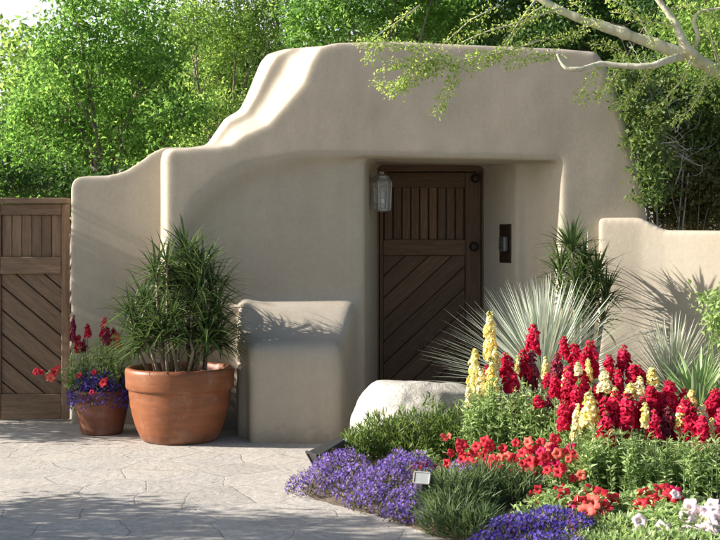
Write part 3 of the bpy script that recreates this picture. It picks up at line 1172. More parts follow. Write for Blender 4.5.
def snapdragon(px, ytop, length, Y, col, label, fat=1.0, grp=None, zbase=None):
    """px,ytop: where the tip of the spike is seen, length of the bloom in px"""
    top = W(px, ytop, Y)
    Ls = length * Y / F
    zb = bedz(top.x, Y) if zbase is None else zbase
    h = max(.12, top.z - zb - Ls)
    hk = min(STEMS, key=lambda k: abs(k - h))
    sm, lm = random.choice(STEMS[hk])
    t = empty('snapdragon', (top.x, Y, zb), label, 'snapdragon', grp or 'snapdragons in the flower bed', random.uniform(0, 6.28))
    t.rotation_euler = (random.uniform(-.05, .05), random.uniform(-.045, .045), t.rotation_euler.z)
    o = link('stem', sm, STEM, t); o.scale = (1, 1, h / hk)
    o = link('leaves', lm, L_SNAP, t); o.scale = (1, 1, h / hk)
    v = random.randrange(4)
    o = link('flower_spike', SPM[(v, col)], None, t)
    o.location = (0, 0, h - .01)
    s = Ls / .2
    fx = random.uniform(.88, 1.02) * fat * max(.8, min(1.2, s ** .4))
    o.scale = (fx, fx, s)
    bt = link('bud_tip', BUDS[v % 2], None, t)
    bt.location = (0, 0, h - .01 + Ls * .96)
    k_ = max(.6, min(1.1, fx))
    bt.scale = (k_, k_, k_)
    return t


SNAPS = [
    # around the desert spoon
    (533, 324, 27, 7.9, 'r', 'upright crimson snapdragon standing highest against the silvery desert spoon', 1.0),
    (536, 350, 34, 7.85, 'd', 'dark faded maroon snapdragon directly below the highest crimson spike', .9),
    (525, 349, 26, 7.8, 'r', 'crimson snapdragon left of the faded maroon spike under the desert spoon', .9),
    (510, 355, 32, 7.8, 'r', 'crimson snapdragon just right of the tall lemon spike', 1.0),
    (503, 352, 22, 7.9, 'r', 'partly hidden crimson snapdragon behind the pair of lemon spikes', .8),
    (515, 371, 18, 7.7, 'r', 'short crimson snapdragon low beneath the desert spoon beside narrow lemon bloom', .9),
    (486, 363, 14, 7.9, 'r', 'tiny crimson snapdragon bloom peeking between the lemon spikes at left', .7),
    (546, 372, 14, 7.6, 'r', 'small round crimson snapdragon tip low between desert spoon and red mass', .8),
    (548, 389, 16, 7.5, 'd', 'low dark maroon snapdragon above the green stems by the petunias', .8),
    (541, 394, 12, 7.4, 'r', 'stubby crimson bloom lowest of the snapdragons under the desert spoon', .8),
    (512, 400, 10, 7.6, 'r', 'single small red snapdragon bloom amid bright green stems', .7),
    (490, 312, 42, 8.0, 'y', 'tallest lemon yellow snapdragon rising in front of the desert spoon', .75),
    (471, 349, 40, 7.8, 'y', 'pale lemon snapdragon at the left edge of the flower bed beside boulder', .8),
    (489, 362, 30, 7.7, 'y', 'bright golden lemon snapdragon at the foot of the tallest lemon spike', .85),
    (497, 346, 20, 7.8, 'y', 'small lemon snapdragon between tallest lemon spike and crimson spike', .6),
    (517, 354, 18, 7.8, 'y', 'thin narrow lemon snapdragon squeezed between two crimson spikes', .5),
    (468, 385, 20, 7.7, 'c', 'short cream snapdragon low behind the green needle shrub', .6),
    # slim spike
    (559, 335, 20, 7.6, 'r', 'slim crimson snapdragon tip atop dark fading florets', .9),
    (561, 353, 34, 7.55, 'd', 'dark fading snapdragon spike below the slim crimson tip', .8),
    # upper row of the mass
    (580, 343, 26, 7.5, 'r', 'first crimson snapdragon of the back row in the dense red mass', 1.0),
    (596, 340, 32, 7.5, 'r', 'tallest crimson snapdragon of the dense red mass', 1.1),
    (608, 354, 20, 7.4, 'r', 'short crimson snapdragon tucked right of the tallest spike of red mass', .85),
    (622, 345, 28, 7.5, 'r', 'crimson snapdragon of the back row above the paired rounded spikes', 1.0),
    (633, 363, 26, 7.35, 'r', 'left one of two rounded crimson spikes beside the lemon tip', 1.1),
    (644, 365, 26, 7.35, 'r', 'right one of two rounded dark crimson spikes beside the lemon tip', 1.0),
    (620, 369, 26, 7.3, 'r', 'crimson snapdragon between cream bloom and the paired rounded spikes', .95),
    (573, 366, 36, 7.3, 'r', 'long crimson snapdragon on the left flank of the dense red mass', 1.05),
    (585, 370, 34, 7.25, 'r', 'long crimson snapdragon second on the left flank of the red mass', 1.0),
    (563, 401, 26, 7.1, 'r', 'low crimson snapdragon at the lower left corner of the red mass', .9),
    (566, 380, 26, 7.2, 'r', 'crimson snapdragon at the extreme left edge of the dense red mass', .9),
    (600, 383, 22, 7.2, 'r', 'crimson snapdragon directly above the large cream lemon bloom', .9),
    (614, 391, 34, 7.0, 'r', 'crimson snapdragon just right of the large cream lemon bloom', 1.1),
    (607, 411, 32, 6.9, 'r', 'lowest hanging crimson snapdragon at the front of the red mass', 1.05),
    (631, 393, 32, 6.95, 'r', 'broad front crimson snapdragon in the middle of the red mass', 1.15),
    (642, 396, 28, 7.0, 'r', 'crimson snapdragon shoulder to shoulder with the broad middle spike', .9),
    (654, 385, 30, 7.05, 'r', 'upper crimson snapdragon right of the middle of red mass', 1.15),
    (656, 409, 28, 6.9, 'r', 'front crimson snapdragon stacked below another right of middle', 1.0),
    (670, 379, 30, 7.1, 'r', 'crimson snapdragon in front of the green strap leaves', 1.1),
    (672, 408, 34, 6.95, 'd', 'shaded dark maroon snapdragon beneath the spike by the strap leaves', 1.0),
    (686, 398, 38, 6.9, 'r', 'big crimson snapdragon right of the dark maroon shaded spike', 1.15),
    (703, 415, 36, 6.8, 'r', 'crimson snapdragon hanging lowest near the right edge', 1.1),
    (712, 387, 30, 7.0, 'r', 'crimson snapdragon highest at the right edge over the pale bloom', 1.05),
    (723, 408, 40, 6.8, 'r', 'crimson snapdragon cut off by the right edge', 1.05),
    (592, 358, 20, 7.35, 'y', 'small lemon bloom under the tallest crimson spike of the mass', .6),
    (583, 361, 12, 7.2, 'c', 'cream snapdragon scrap left of centre at the top of the mass', .6),
    (607, 370, 20, 7.15, 'c', 'round cream snapdragon in the centre of the crimson mass', 1.0),
    (591, 392, 34, 6.95, 'y', 'large cream lemon snapdragon bloom at the front of the mass', 1.0),
    (629, 382, 14, 7.1, 'y', 'small lemon bloom below the two rounded crimson spikes', .9),
    (654, 366, 20, 7.3, 'y', 'lemon snapdragon tip beside the rounded dark crimson spike', .85),
    (573, 404, 34, 7.0, 'c', 'fading cream snapdragon at the lower left of the mass', .55),
    (592, 432, 30, 6.8, 'c', 'thin pale cream snapdragon low among green leaves under the mass', .35),
    (701, 403, 16, 6.95, 'c', 'cream snapdragon behind the spike near the right edge', .8),
    (555, 372, 22, 7.25, 'r', 'crimson snapdragon standing between dark fading spike and the red mass', .85),
    (603, 396, 30, 7.05, 'r', 'crimson snapdragon pressed against the right side of the large cream bloom', .95),
    (624, 404, 30, 6.95, 'r', 'crimson snapdragon between the lowest hanging spike and broad middle spike', .95),
    (664, 392, 30, 7.05, 'r', 'crimson snapdragon wedged between two upper spikes right of middle', 1.0),
    (680, 388, 26, 7.1, 'r', 'crimson snapdragon peeking over the big spike near the maroon one', .9),
    (694, 404, 30, 6.9, 'r', 'crimson snapdragon between the big spike and the one near right edge', .95),
    (576, 384, 34, 7.15, 'r', 'crimson snapdragon in the middle of the left flank of red mass', .95),
    (611, 372, 26, 7.3, 'r', 'crimson snapdragon behind the round cream bloom in the mass centre', .9),
    (589, 352, 26, 7.45, 'r', 'crimson snapdragon wedged beside the tallest spike of the red mass', .9),
    (564, 366, 20, 7.3, 'y', 'lemon snapdragon on the left shoulder of the red mass', .75),
    (637, 376, 22, 7.25, 'c', 'cream snapdragon between and below the two rounded crimson spikes', .8),
    (648, 402, 22, 6.9, 'y', 'lemon snapdragon low in the middle of the red mass', .75),
    (616, 386, 18, 7.05, 'y', 'small lemon bloom at the right of the round cream bloom', .7),
    (681, 406, 24, 6.88, 'y', 'lemon snapdragon beside the dark maroon shaded spike', .75),
    (545, 356, 22, 7.75, 'y', 'slim lemon snapdragon between the highest crimson spike and slim tip', .6),
    (480, 368, 26, 7.75, 'c', 'cream snapdragon between the two left lemon spikes', .75),
    (695, 388, 18, 7.05, 'y', 'lemon snapdragon tip left of the highest right edge spike', .7),
    (711, 418, 28, 6.8, 'y', 'golden lemon snapdragon at the right edge between crimson spikes', .6),
]
for s in SNAPS:
    snapdragon(*s[:6], fat=s[6])


# extra leafy growth under the blooms: whole green plants without flowers
def leafy_clump(px, ypix, Y, n, rx, ry, h, label, mat=None):
    c = W(px, ypix, Y)
    zb = bedz(c.x, Y)
    t = empty('leafy_plant', (c.x, Y, zb), label, 'plant', 'leafy plants without flowers')
    C, D, R, LL = [], [], [], []
    st = MB()
    for k in range(n):
        a = random.uniform(0, 2 * PI); r = math.sqrt(random.random())
        p0 = Vector((math.cos(a) * r * rx, math.sin(a) * r * ry, -.02))
        hh = h * random.uniform(.65, 1.0) * (1 - .3 * r * r)
        p2 = p0 * 1.12 + Vector((random.uniform(-.04, .04), random.uniform(-.04, .04), hh))
        st.tube([p0, p2], [.004, .002], 4)
        for i in range(26):
            tt = random.uniform(.2, 1.02)
            b = random.uniform(0, 2 * PI); e = random.uniform(-.1, 1.0)
            C.append(tuple(p0.lerp(p2, tt))); D.append((math.cos(b) * math.cos(e), math.sin(b) * math.cos(e), math.sin(e)))
            R.append(random.random()); LL.append(random.uniform(.03, .06))
    st.build('stems', STEM, t)
    LL = np.array(LL)
    link('leaves', leaf_mesh('leafy_plant_leaves', np.array(C), np.array(D), LL, LL * .25, np.array(R)), mat or L_SNAP, t)


leafy_clump(640, 470, 6.72, 110, .30, .14, .41, 'dense narrow-leaved green plant beneath the crimson snapdragon mass')
leafy_clump(705, 470, 6.6, 70, .20, .14, .38, 'bright green leafy plant at the right edge under snapdragons')
leafy_clump(592, 470, 6.8, 50, .10, .12, .42, 'yellow-green leafy plant under the large cream lemon bloom')
leafy_clump(487, 440, 7.55, 80, .12, .12, .57, 'pale green leafy column below the lemon snapdragons')
leafy_clump(524, 440, 7.5, 80, .13, .12, .55, 'grey-green leafy column below the crimson spikes and desert spoon')
leafy_clump(556, 440, 7.35, 50, .08, .12, .42, 'slender green leafy plant between desert spoon and red mass')


# ------------------------------------------------------------------ petunias
def petunia_mesh(name, seed, throat=True):
    st = random.getstate(); random.seed(seed)
    m = MB()
    R = .034
    n = 20
    vs = [(0, 0, -.018)]
    for ring, (r, z) in enumerate(((.13, -.008), (.32, .001), (.70, .003), (1.0, 0.001))):
        for k in range(n):
            a = 2 * PI * k / n
            lobe = 1 - (.26 if ring == 3 else .08 if ring == 2 else 0) * (0.5 + .5 * math.cos(5 * a))
            ruf = (.0065 if ring == 3 else .002) * math.sin((10 if k % 3 else 7) * a + seed) * random.uniform(.2, 1.5) if ring > 1 else 0
            rr = R * r * lobe * random.uniform(.93, 1.07)
            vs.append((rr * math.cos(a), rr * math.sin(a), z + ruf - (.004 if ring == 3 else 0)))
    fs = [(0, 1 + k, 1 + (k + 1) % n) for k in range(n)]
    for ring in range(3):
        for k in range(n):
            a, b = 1 + ring * n + k, 1 + ring * n + (k + 1) % n
            fs.append((a, a + n, b + n, b))
    m.add(vs, fs)
    for i in range(len(m.r)):
        seg = (i - n) % n
        m.r[i] = (.05 if i < n else .55 + .35 * math.cos(5 * 2 * PI * seg / n) * (0.6 if i < 2 * n else .8) + random.uniform(-.15, .15))
    # calyx tube behind
    m.tube([(0, 0, -.012), (0, 0, -.045)], [.006, .003], 6, rnd=0.2)
    me = m.mesh(name, True)
    random.setstate(st)
    return me


PET = {}
for k, mt in (('p', P_PET), ('m', P_MAG), ('c', P_CORAL), ('w', P_PINK), ('r', P_RED)):
    PET[k] = []
    for v in range(3):
        me = petunia_mesh('petunia_flower', v + 1)
        me.materials.append(mt)
        PET[k].append(me)


def petunia_plant(label, foliage_c, rx, ry, h, flowers, zb=None, nleaf=500, spread=.05, name='petunia_plant', cat='petunia', lm=None):
    """flowers: list of (px, py, Y, colour, size). Each flower is a part."""
    c = Vector(foliage_c)
    zb = bedz(c.x, c.y) if zb is None else zb
    t = empty(name, (c.x, c.y, zb), label, cat, 'petunias in bloom')
    st = MB()
    n = nleaf
    a = rng.uniform(0, 2 * PI, n); r = np.sqrt(rng.uniform(0, 1, n))
    x, y = np.cos(a) * r * rx, np.sin(a) * r * ry
    z = h * (1 - .6 * r ** 2) * rng.uniform(.1, 1, n) ** .6
    b = rng.uniform(0, 2 * PI, n); e = rng.uniform(-.3, .9, n)
    D = np.stack([np.cos(b) * np.cos(e), np.sin(b) * np.cos(e), np.sin(e)], 1)
    L = rng.uniform(.025, .05, n)
    C = np.stack([x, y, z], 1)
    for k in range(0, n, 12):
        st.tube([(C[k, 0] * .4, C[k, 1] * .4, -.03), tuple(C[k] * np.array([.8, .8, .6])), tuple(C[k])], [.003, .0025, .002], 4)
    st.build('stems', STEM, t)
    link('leaves', leaf_mesh('petunia_leaves', C, D, L, L * .5, rng.uniform(0, 1, n)), lm or L_SNAP, t)
    for (px, py, Y, k, s) in flowers:
        p = W(px, py, Y) - Vector((c.x, c.y, zb))
        o = link('flower', random.choice(PET[k]), None, t)
        o.location = p
        d = Vector((random.uniform(-.75, .35), -1 + random.uniform(-.1, .3), random.uniform(.1, .95)))
        q = d.to_track_quat('Z', 'Y')
        o.rotation_mode = 'QUATERNION'
        o.rotation_quaternion = q @ Matrix.Rotation(random.uniform(0, 6.28), 3, 'Z').to_quaternion()
        s *= random.uniform(.95, 1.18) * (1.22 if Y < 6.45 and k != 'w' else 1)
        o.scale = (s, s, s)
    return t


def scatter(n, box, Y0, Y1, cols, smin=.8, smax=1.2):
    out = []
    for _ in range(n):
        for _try in range(30):
            x, y = random.uniform(box[0], box[2]), random.uniform(box[1], box[3])
            if all(math.hypot(x - o[0], (y - o[1]) * 1.2) > 6.5 for o in out): break
        f = (y - box[1]) / (box[3] - box[1] + 1e-6)
        out.append((x, y, Y0 + (Y1 - Y0) * f + random.uniform(-.04, .04), random.choice(cols), random.uniform(smin, smax)))
    return out


petunia_plant('bank of red petunias in front of the green snapdragon stems', (W(505, 0, 7.05).x, 7.05, 0), .42, .22, .17,
              scatter(42, (458, 440, 556, 478), 7.05, 6.85, 'ppppc', .8, 1.15) + scatter(4, (440, 452, 470, 470), 7.0, 6.9, 'pc', .7, .95), nleaf=900)
petunia_plant('magenta and coral petunias between the red bank and cream snapdragon', (W(562, 0, 6.85).x, 6.85, 0), .13, .14, .16,
              scatter(9, (540, 438, 560, 470), 6.9, 6.75, 'mppc', .8, 1.1) + scatter(9, (558, 446, 582, 482), 6.8, 6.65, 'mpcp', .7, 1.0), nleaf=350)
petunia_plant('pink-red petunias nearest the blue lobelia at the bottom', (W(575, 0, 6.35).x, 6.35, 0), .24, .18, .13,
              scatter(9, (530, 488, 568, 508), 6.5, 6.35, 'pcp', .8, 1.1) + [(565, 496, 6.3, 'p', 1.25), (586, 512, 6.1, 'c', 1.35), (576, 521, 6.05, 'c', 1.35), (600, 497, 6.3, 'p', 1.35), (592, 503, 6.2, 'c', 1.2), (603, 508, 6.2, 'p', 1.2), (612, 500, 6.3, 'p', 1.1), (580, 503, 6.2, 'p', 1.1), (570, 508, 6.2, 'm', .9), (590, 491, 6.35, 'p', 1.1)],
              nleaf=800)
petunia_plant('red petunias below the narrow-leaved green plant at right', (W(660, 0, 6.3).x, 6.3, 0), .22, .15, .14,
              [(645, 497, 6.25, 'p', 1.2), (652, 502, 6.2, 'p', 1.2), (640, 505, 6.2, 'p', 1.0), (663, 492, 6.25, 'p', 1.3), (668, 500, 6.2, 'p', 1.2), (674, 494, 6.25, 'm', 1.1), (661, 505, 6.2, 'p', 1.0), (671, 508, 6.2, 'm', .9), (680, 503, 6.2, 'p', .9)],
              nleaf=900)
petunia_plant('blush white petunias in the bottom right corner', (W(690, 0, 6.0).x, 6.0, 0), .3, .2, .10,
              [(676, 494, 6.1, 'w', .9), (690, 507, 5.95, 'w', 1.45), (712, 505, 6.0, 'w', 1.1), (703, 515, 5.9, 'w', 1.5), (716, 520, 5.85, 'w', 1.45), (694, 524, 5.85, 'w', 1.1), (706, 532, 5.8, 'w', 1.5), (640, 521, 5.9, 'w', 1.1), (662, 528, 5.85, 'w', 1.45), (650, 535, 5.8, 'w', 1.0), (682, 535, 5.8, 'w', 1.1), (718, 536, 5.8, 'w', 1.3), (708, 522, 5.85, 'w', 1.5), (698, 514, 5.9, 'w', 1.4), (714, 513, 5.9, 'w', 1.5), (696, 534, 5.8, 'w', 1.4), (686, 518, 5.9, 'w', 1.2), (711, 539, 5.78, 'w', 1.5), (672, 538, 5.8, 'w', 1.1), (684, 528, 5.85, 'w', 1.2), (636, 533, 5.85, 'w', .8)],
              nleaf=1100)
petunia_plant('lone red petunia above the deep blue lobelia', (W(518, 0, 6.1).x, 6.1, 0), .05, .05, .14, [(517, 524, 6.02, 'r', 1.25)], nleaf=40)
petunia_plant('pink petunias behind the lamp housing by the violet lobelia', (W(425, 0, 7.4).x, 7.4, 0), .10, .06, .16,
              [(414, 466, 7.3, 'm', .7), (420, 465, 7.3, 'p', .7), (427, 464, 7.3, 'm', .7), (434, 467, 7.3, 'm', .6)], nleaf=120)
petunia_plant('small coral petunias blooming on top of the green needle shrub', (W(446, 0, 7.7).x, 7.7, 0), .06, .05, .2,
              [(443, 436, 7.55, 'c', .6), (449, 436, 7.55, 'c', .6), (446, 439, 7.55, 'p', .5)], nleaf=60, lm=L_SHRUB)


# ------------------------------------------------------------------ low mounds: lobelia, needle shrub, grassy mound
def star_mesh(C, D, S, R):
    """tiny five-lobed flowers drawn as two crossing kites each"""
    n = len(C)
    D = unit(D)
    up = rng.normal(size=(n, 3))
    A = unit(np.cross(D, up)); B = np.cross(D, A)
    V, Fq, RR = [], [], []
    S = S[:, None]
    ang = np.arange(5) * 2 * PI / 5
    Vs = [C - D * S * .3]
    for k in range(5):
        for da, rr in ((-.38, .62), (0, 1.0), (.38, .62)):
            d = A * math.cos(ang[k] + da) + B * math.sin(ang[k] + da)
            Vs.append(C + d * S * rr + D * S * .1)
    V = np.stack(Vs, 1).reshape(-1, 3)
    b = np.arange(n)[:, None] * 16
    Fq = np.concatenate([b + np.array([[0, 1 + 3 * k, 2 + 3 * k, 3 + 3 * k]]) for k in range(5)], 0)
    return V, Fq, np.tile(R, 5)


def lobelia(label, lobes, nfl, nlf, mat, group='lobelia mats', zoff=0.0):
    """lobes: list of (x,y,rx,ry,h) in world metres forming one mat"""
    c0 = Vector((lobes[0][0], lobes[0][1], 0))
    t = empty('lobelia', c0 + Vector((0, 0, zoff)), label, 'lobelia', group)
    def pts(n, lo):
        w = np.array([l[2] * l[3] for l in lobes]); w = w / w.sum()
        idx = rng.choice(len(lobes), n, p=w)
        Lb = np.array(lobes)[idx]
        a = rng.uniform(0, 2 * PI, n); r = np.sqrt(rng.uniform(0, 1, n))
        x = Lb[:, 0] + np.cos(a) * r * Lb[:, 2]; y = Lb[:, 1] + np.sin(a) * r * Lb[:, 3]
        g = np.array([bedz(px, py) for px, py in zip(x, y)])
        wob = np.array([mnoise.noise(Vector((px * 9, py * 9, 2.2))) for px, py in zip(x, y)])
        z = g + Lb[:, 4] * (np.sqrt(np.maximum(0, 1 - r ** 2)) * .85 + .15) * (1 + .45 * wob) * rng.uniform(lo, 1.08, n)
        return np.stack([x - c0.x, y - c0.y, z], 1)
    C = pts(nfl, .72)
    D = rng.normal(size=(nfl, 3)) * .6 + np.array([-.35, -.7, .8])
    V, Fq, R = star_mesh(C, D, rng.uniform(.006, .0105, nfl), rng.uniform(0, 1, nfl))
    link('blossoms', np_mesh('lobelia_blossoms', V, Fq, R), mat, t)
    C = pts(nlf, .15)
    e = rng.normal(size=(nlf, 3)) * .7 + np.array([0, 0, .7])
    L = rng.uniform(.012, .03, nlf)
    link('leaves', leaf_mesh('lobelia_leaves', C, e, L, L * .35, rng.uniform(0, 1, nlf)), L_LOB, t)


lobelia('violet lobelia mat spilling over the flagstones at the bed corner', [(-.25, 7.22, .18, .2, .12), (-.02, 6.95, .14, .14, .10), (-.12, 7.45, .2, .2, .16), (-.05, 7.15, .16, .18, .13), (-.13, 7.75, .12, .2, .15)], 2300, 2600, P_LOB)
lobelia('violet lobelia mat around the box lamp along the path edge', [(.12, 7.0, .17, .22, .15), (.25, 7.15, .18, .2, .18), (.06, 6.78, .14, .16, .11), (.2, 6.52, .10, .14, .09), (.26, 6.62, .14, .22, .11), (.36, 6.4, .10, .16, .08)], 3200, 3200, P_LOB)
lobelia('deep blue lobelia mat along the bottom edge of the bed', [(.72, 5.95, .2, .2, .10), (.92, 6.0, .2, .2, .11), (.58, 5.75, .16, .16, .09), (.85, 5.7, .18, .14, .08)], 3000, 2800, P_BLUE)
lobelia('thin pale violet lobelia below the bank of red petunias', [(.58, 6.8, .14, .1, .17)], 260, 500, P_LOB)


def needle_mound(name, label, lobes, n, L0, L1, w, mat, cat='shrub', lean=.5, group=None):
    c0 = Vector((lobes[0][0], lobes[0][1], 0))
    t = empty(name, c0, label, cat, group)
    w_ = np.array([l[2] * l[3] for l in lobes]); w_ = w_ / w_.sum()
    idx = rng.choice(len(lobes), n, p=w_)
    Lb = np.array(lobes)[idx]
    a = rng.uniform(0, 2 * PI, n); r = np.sqrt(rng.uniform(0, 1, n))
    x = Lb[:, 0] + np.cos(a) * r * Lb[:, 2]; y = Lb[:, 1] + np.sin(a) * r * Lb[:, 3]
    g = np.array([bedz(px, py) for px, py in zip(x, y)])
    wob = np.array([mnoise.noise(Vector((px * 8, py * 8, 7.2))) for px, py in zip(x, y)])
    z = g + Lb[:, 4] * np.sqrt(np.maximum(0.02, 1 - r ** 2)) * (1 + .35 * wob) * rng.uniform(.25, 1.0, n)
    C = np.stack([x - c0.x, y - c0.y, z], 1)
    D = np.stack([np.cos(a) * r * lean, np.sin(a) * r * lean, np.full(n, .75)], 1) + rng.normal(size=(n, 3)) * .38
    L = rng.uniform(L0, L1, n)
    rr = np.clip(.5 + .4 * wob + rng.uniform(-.35, .35, n), 0, 1)
    link('leaves', leaf_mesh(name + '_leaves', C, D, L, w * rng.uniform(.7, 1.3, n), rr), mat, t)
    st = MB()
    for k in range(60):
        i = random.randrange(n)
        q = C[i]
        ln = min(lobes, key=lambda l: (l[0] - c0.x - q[0]) ** 2 + (l[1] - c0.y - q[1]) ** 2)
        b = (q[0] * .5 + (ln[0] - c0.x) * .5, q[1] * .5 + (ln[1] - c0.y) * .5, bedz(c0.x + q[0], c0.y + q[1]) - .02)
        st.tube([b, tuple(q)], [.005, .0025], 4)
    st.build('stems', BARK, t)


needle_mound('needle_shrub', 'mid-green needle-leaved shrub growing against the pale boulder', [(.12, 7.95, .24, .2, .30), (.38, 7.9, .26, .22, .34), (.58, 7.85, .18, .2, .33), (-.02, 7.85, .14, .16, .22)], 6500, .035, .075, .009, L_SHRUB)
needle_mound('grassy_plant', 'dull green grassy mound in front of the blue lobelia by the path edge', [(.50, 6.5, .20, .20, .17), (.68, 6.65, .18, .18, .18), (.44, 6.25, .12, .18, .12), (.55, 6.1, .12, .14, .10), (.82, 6.6, .12, .14, .14)], 4200, .05, .12, .008, L_GRASSY, 'plant', .8)
needle_mound('grassy_plant', 'grassy green growth under the bank of red petunias', [(.62, 7.0, .22, .16, .09), (.85, 6.95, .2, .18, .09)], 1500, .04, .09, .007, L_GRASSY, 'plant', .8)
needle_mound('leafy_plant', 'yellow-green leafy filler among the pink-red petunias and blush petunias', [(1.25, 6.0, .22, .22, .03), (1.55, 5.95, .22, .2, .03), (1.0, 6.3, .18, .18, .05), (1.3, 5.7, .4, .12, .03), (.95, 5.75, .2, .14, .03)], 2600, .025, .05, .017, L_SNAP, 'plant', .9)


# ------------------------------------------------------------------ spiky plants
def rosette(name, label, c, n, L, w, mat, elmin, elmax, droop, cat, trunk=True, wvar=.2):
    t = empty(name, c, label, cat)
    bl = []
    for k in range(n):
        a = random.uniform(0, 2 * PI)
        u = random.random()
        el = elmin + (elmax - elmin) * u
        d = Vector((math.cos(a) * math.cos(el), math.sin(a) * math.cos(el), math.sin(el)))
        b = Vector((0, 0, .02 + .10 * u)) + d * .05
        bl.append((b, d, L * random.uniform(.72, 1.05) * (1 - .30 * u), w * random.uniform(1 - wvar, 1 + wvar), random.uniform(*droop), random.random(), random.uniform(-.12, .12)))
    link('leaves', blade_mesh(name + '_leaves', bl, 6), mat, t)
    if trunk:
        m = MB()
        m.lathe([(.07, -c[2] + .0), (.09, -.05), (.08, .06), (.03, .12)], 14)
        m.build('stem', CANE, t, True)
    return t


cs = W(543, 398, 8.45)
rosette('desert_spoon', 'large silvery desert spoon with stiff narrow blades fanning out before the door', (cs.x, cs.y, cs.z), 620, .92, .0125, L_SOTOL, -.22, 1.5, (.0, .3), 'desert plant')
cs = W(672, 402, 8.55)
rosette('desert_spoon', 'smaller straw-tipped desert spoon before the low garden wall', (cs.x, cs.y, cs.z), 260, .62, .010, L_DRYB, .05, 1.45, (.0, .25), 'desert plant')
ci = W(697, 420, 7.75)
rosette('iris_plant', 'broad strap-leaved green iris at the right behind the crimson snapdragons', (ci.x, ci.y, ci.z - .05), 64, .50, .04, L_IRIS, .35, 1.4, (.2, .9), 'plant')
# dracaena beside the niche
cd = W(573, 250, 9.12)
t = empty('dracaena', (cd.x, 9.12, bedz(cd.x, 9.12)), 'dark green dracaena with spiky heads growing beside the door niche', 'plant')
bl, cn = [], MB()
for px, py, dy, n in ((572, 246, -.05, 95), (585, 262, .04, 60), (597, 272, -.03, 60), (560, 268, .05, 50), (606, 292, 0, 50), (575, 282, -.08, 50), (592, 296, -.05, 50), (578, 306, -.06, 50), (602, 316, -.03, 40), (562, 292, 0, 40)):
    h = W(px, py, 9.12 + dy) - Vector((cd.x, 9.12, bedz(cd.x, 9.12)))
    h.z -= .02
    cn.tube([(h.x * .3, dy, -.05), (h.x * .7, dy, h.z * .5), h], [.018, .015, .011], 8)
    dracaena_tuft(bl, h, n, .27, .40, .017)
cn.build('canes', CANE, t, True)
link('leaves', blade_mesh('niche_dracaena_leaves', bl, 5), L_DRAC, t)


# ------------------------------------------------------------------ boulder
def boulder():
    b = bmesh.new()
    bmesh.ops.create_icosphere(b, subdivisions=6, radius=1.0)
    for v in b.verts:
        p = v.co.copy()
        n1 = mnoise.noise(p * 1.3 + Vector((4.2, 1.1, 0)))
        n2 = mnoise.noise(p * 3.1 + Vector((9.2, 3.1, 4)))
        n3 = mnoise.noise(p * 8 + Vector((1, 2, 3)))
        s = 1 + .22 * n1 + .09 * n2 + .025 * n3
        # facets
        for d, k in (((-.75, -.3, .6), .88), ((.2, -.75, .6), .88), ((.15, .0, 1), .86), ((-.5, -.85, .1), .9)):
            dv = Vector(d).normalized()
            q = p.dot(dv) * s
            if q > k: s *= (k + (q - k) * .4) / q
        v.co = Vector((p.x * s * .58, p.y * s * .42, p.z * s * .50))
    me = bpy.data.meshes.new('boulder'); b.to_mesh(me); b.free()
    me.polygons.foreach_set('use_smooth', [True] * len(me.polygons))
    p = W(426, 445, 8.42)
    o = link('boulder', me, ROCK, loc=(p.x, 8.42, .035))
    o.rotation_euler = (0, -.02, .15)
    tag(o, 'pale granite boulder sunlit on its left side between path and desert spoon', 'boulder')


boulder()


# ------------------------------------------------------------------ garden lamps
def flood(px, py, Y, yaw, pitch, s, label, lens):
    c = W(px, py, Y)
    t = empty('garden_spotlight', c, label, 'spotlight', 'garden spotlights in the bed')
    R = Matrix.Rotation(yaw, 3, 'Z') @ Matrix.Rotation(pitch, 3, 'X')
    # housing: tapered box, opening towards local -y
    m = MB()
    w, h, d = .062 * s, .042 * s, .075 * s
    vs = [R @ Vector(q) for q in [(-w, -d, -h), (w, -d, -h), (w, -d, h), (-w, -d, h), (-w * .7, d, -h * .6), (w * .7, d, -h * .6), (w * .7, d, h * .6), (-w * .7, d, h * .6)]]
    m.add(vs, [(0, 3, 2, 1), (4, 5, 6, 7), (0, 1, 5, 4), (1, 2, 6, 5), (2, 3, 7, 6), (3, 0, 4, 7)])
    bevel(m.build('housing', BLACK, t), .006, 2)
    m = MB()
    for a, b in (((-w, -h), (w, -h)), ((w, -h), (w, h)), ((w, h), (-w, h)), ((-w, h), (-w, -h))):
        m.tube([R @ Vector((a[0] * 1.03, -d - .004, a[1] * 1.03)), R @ Vector((b[0] * 1.03, -d - .004, b[1] * 1.03))], [.007 * s] * 2, 6)
    m.build('rim', PEWTER if lens else BLACK, t)
    m = MB()
    vs = [R @ Vector(q) for q in [(-w * .92, -d - .004, -h * .92), (w * .92, -d - .004, -h * .92), (w * .92, -d - .004, h * .92), (-w * .92, -d - .004, h * .92)]]
    m.add(vs, [(0, 1, 2, 3)])
    m.build('lens', GREYLENS if lens else BLACK, t)
    m = MB()
    g = -c.z + bedz(c.x, c.y) - .04
    m.tube([(.0, .02, 0), (.012, .03, g * .5), (.015, .035, g)], [.011, .011, .011], 8)
    m.box((0.0, .02, -.03), (.03, .03, .05))
    m.build('stake', BLACK, t)


flood(330, 452, 7.75, math.radians(-65), math.radians(30), 1.35, 'black garden spotlight tilted over the flagstones at the boulder foot', False)
flood(425, 480, 6.5, math.radians(-22), math.radians(-22), .66, 'grey-lensed box spotlight facing out of the violet lobelia', True)


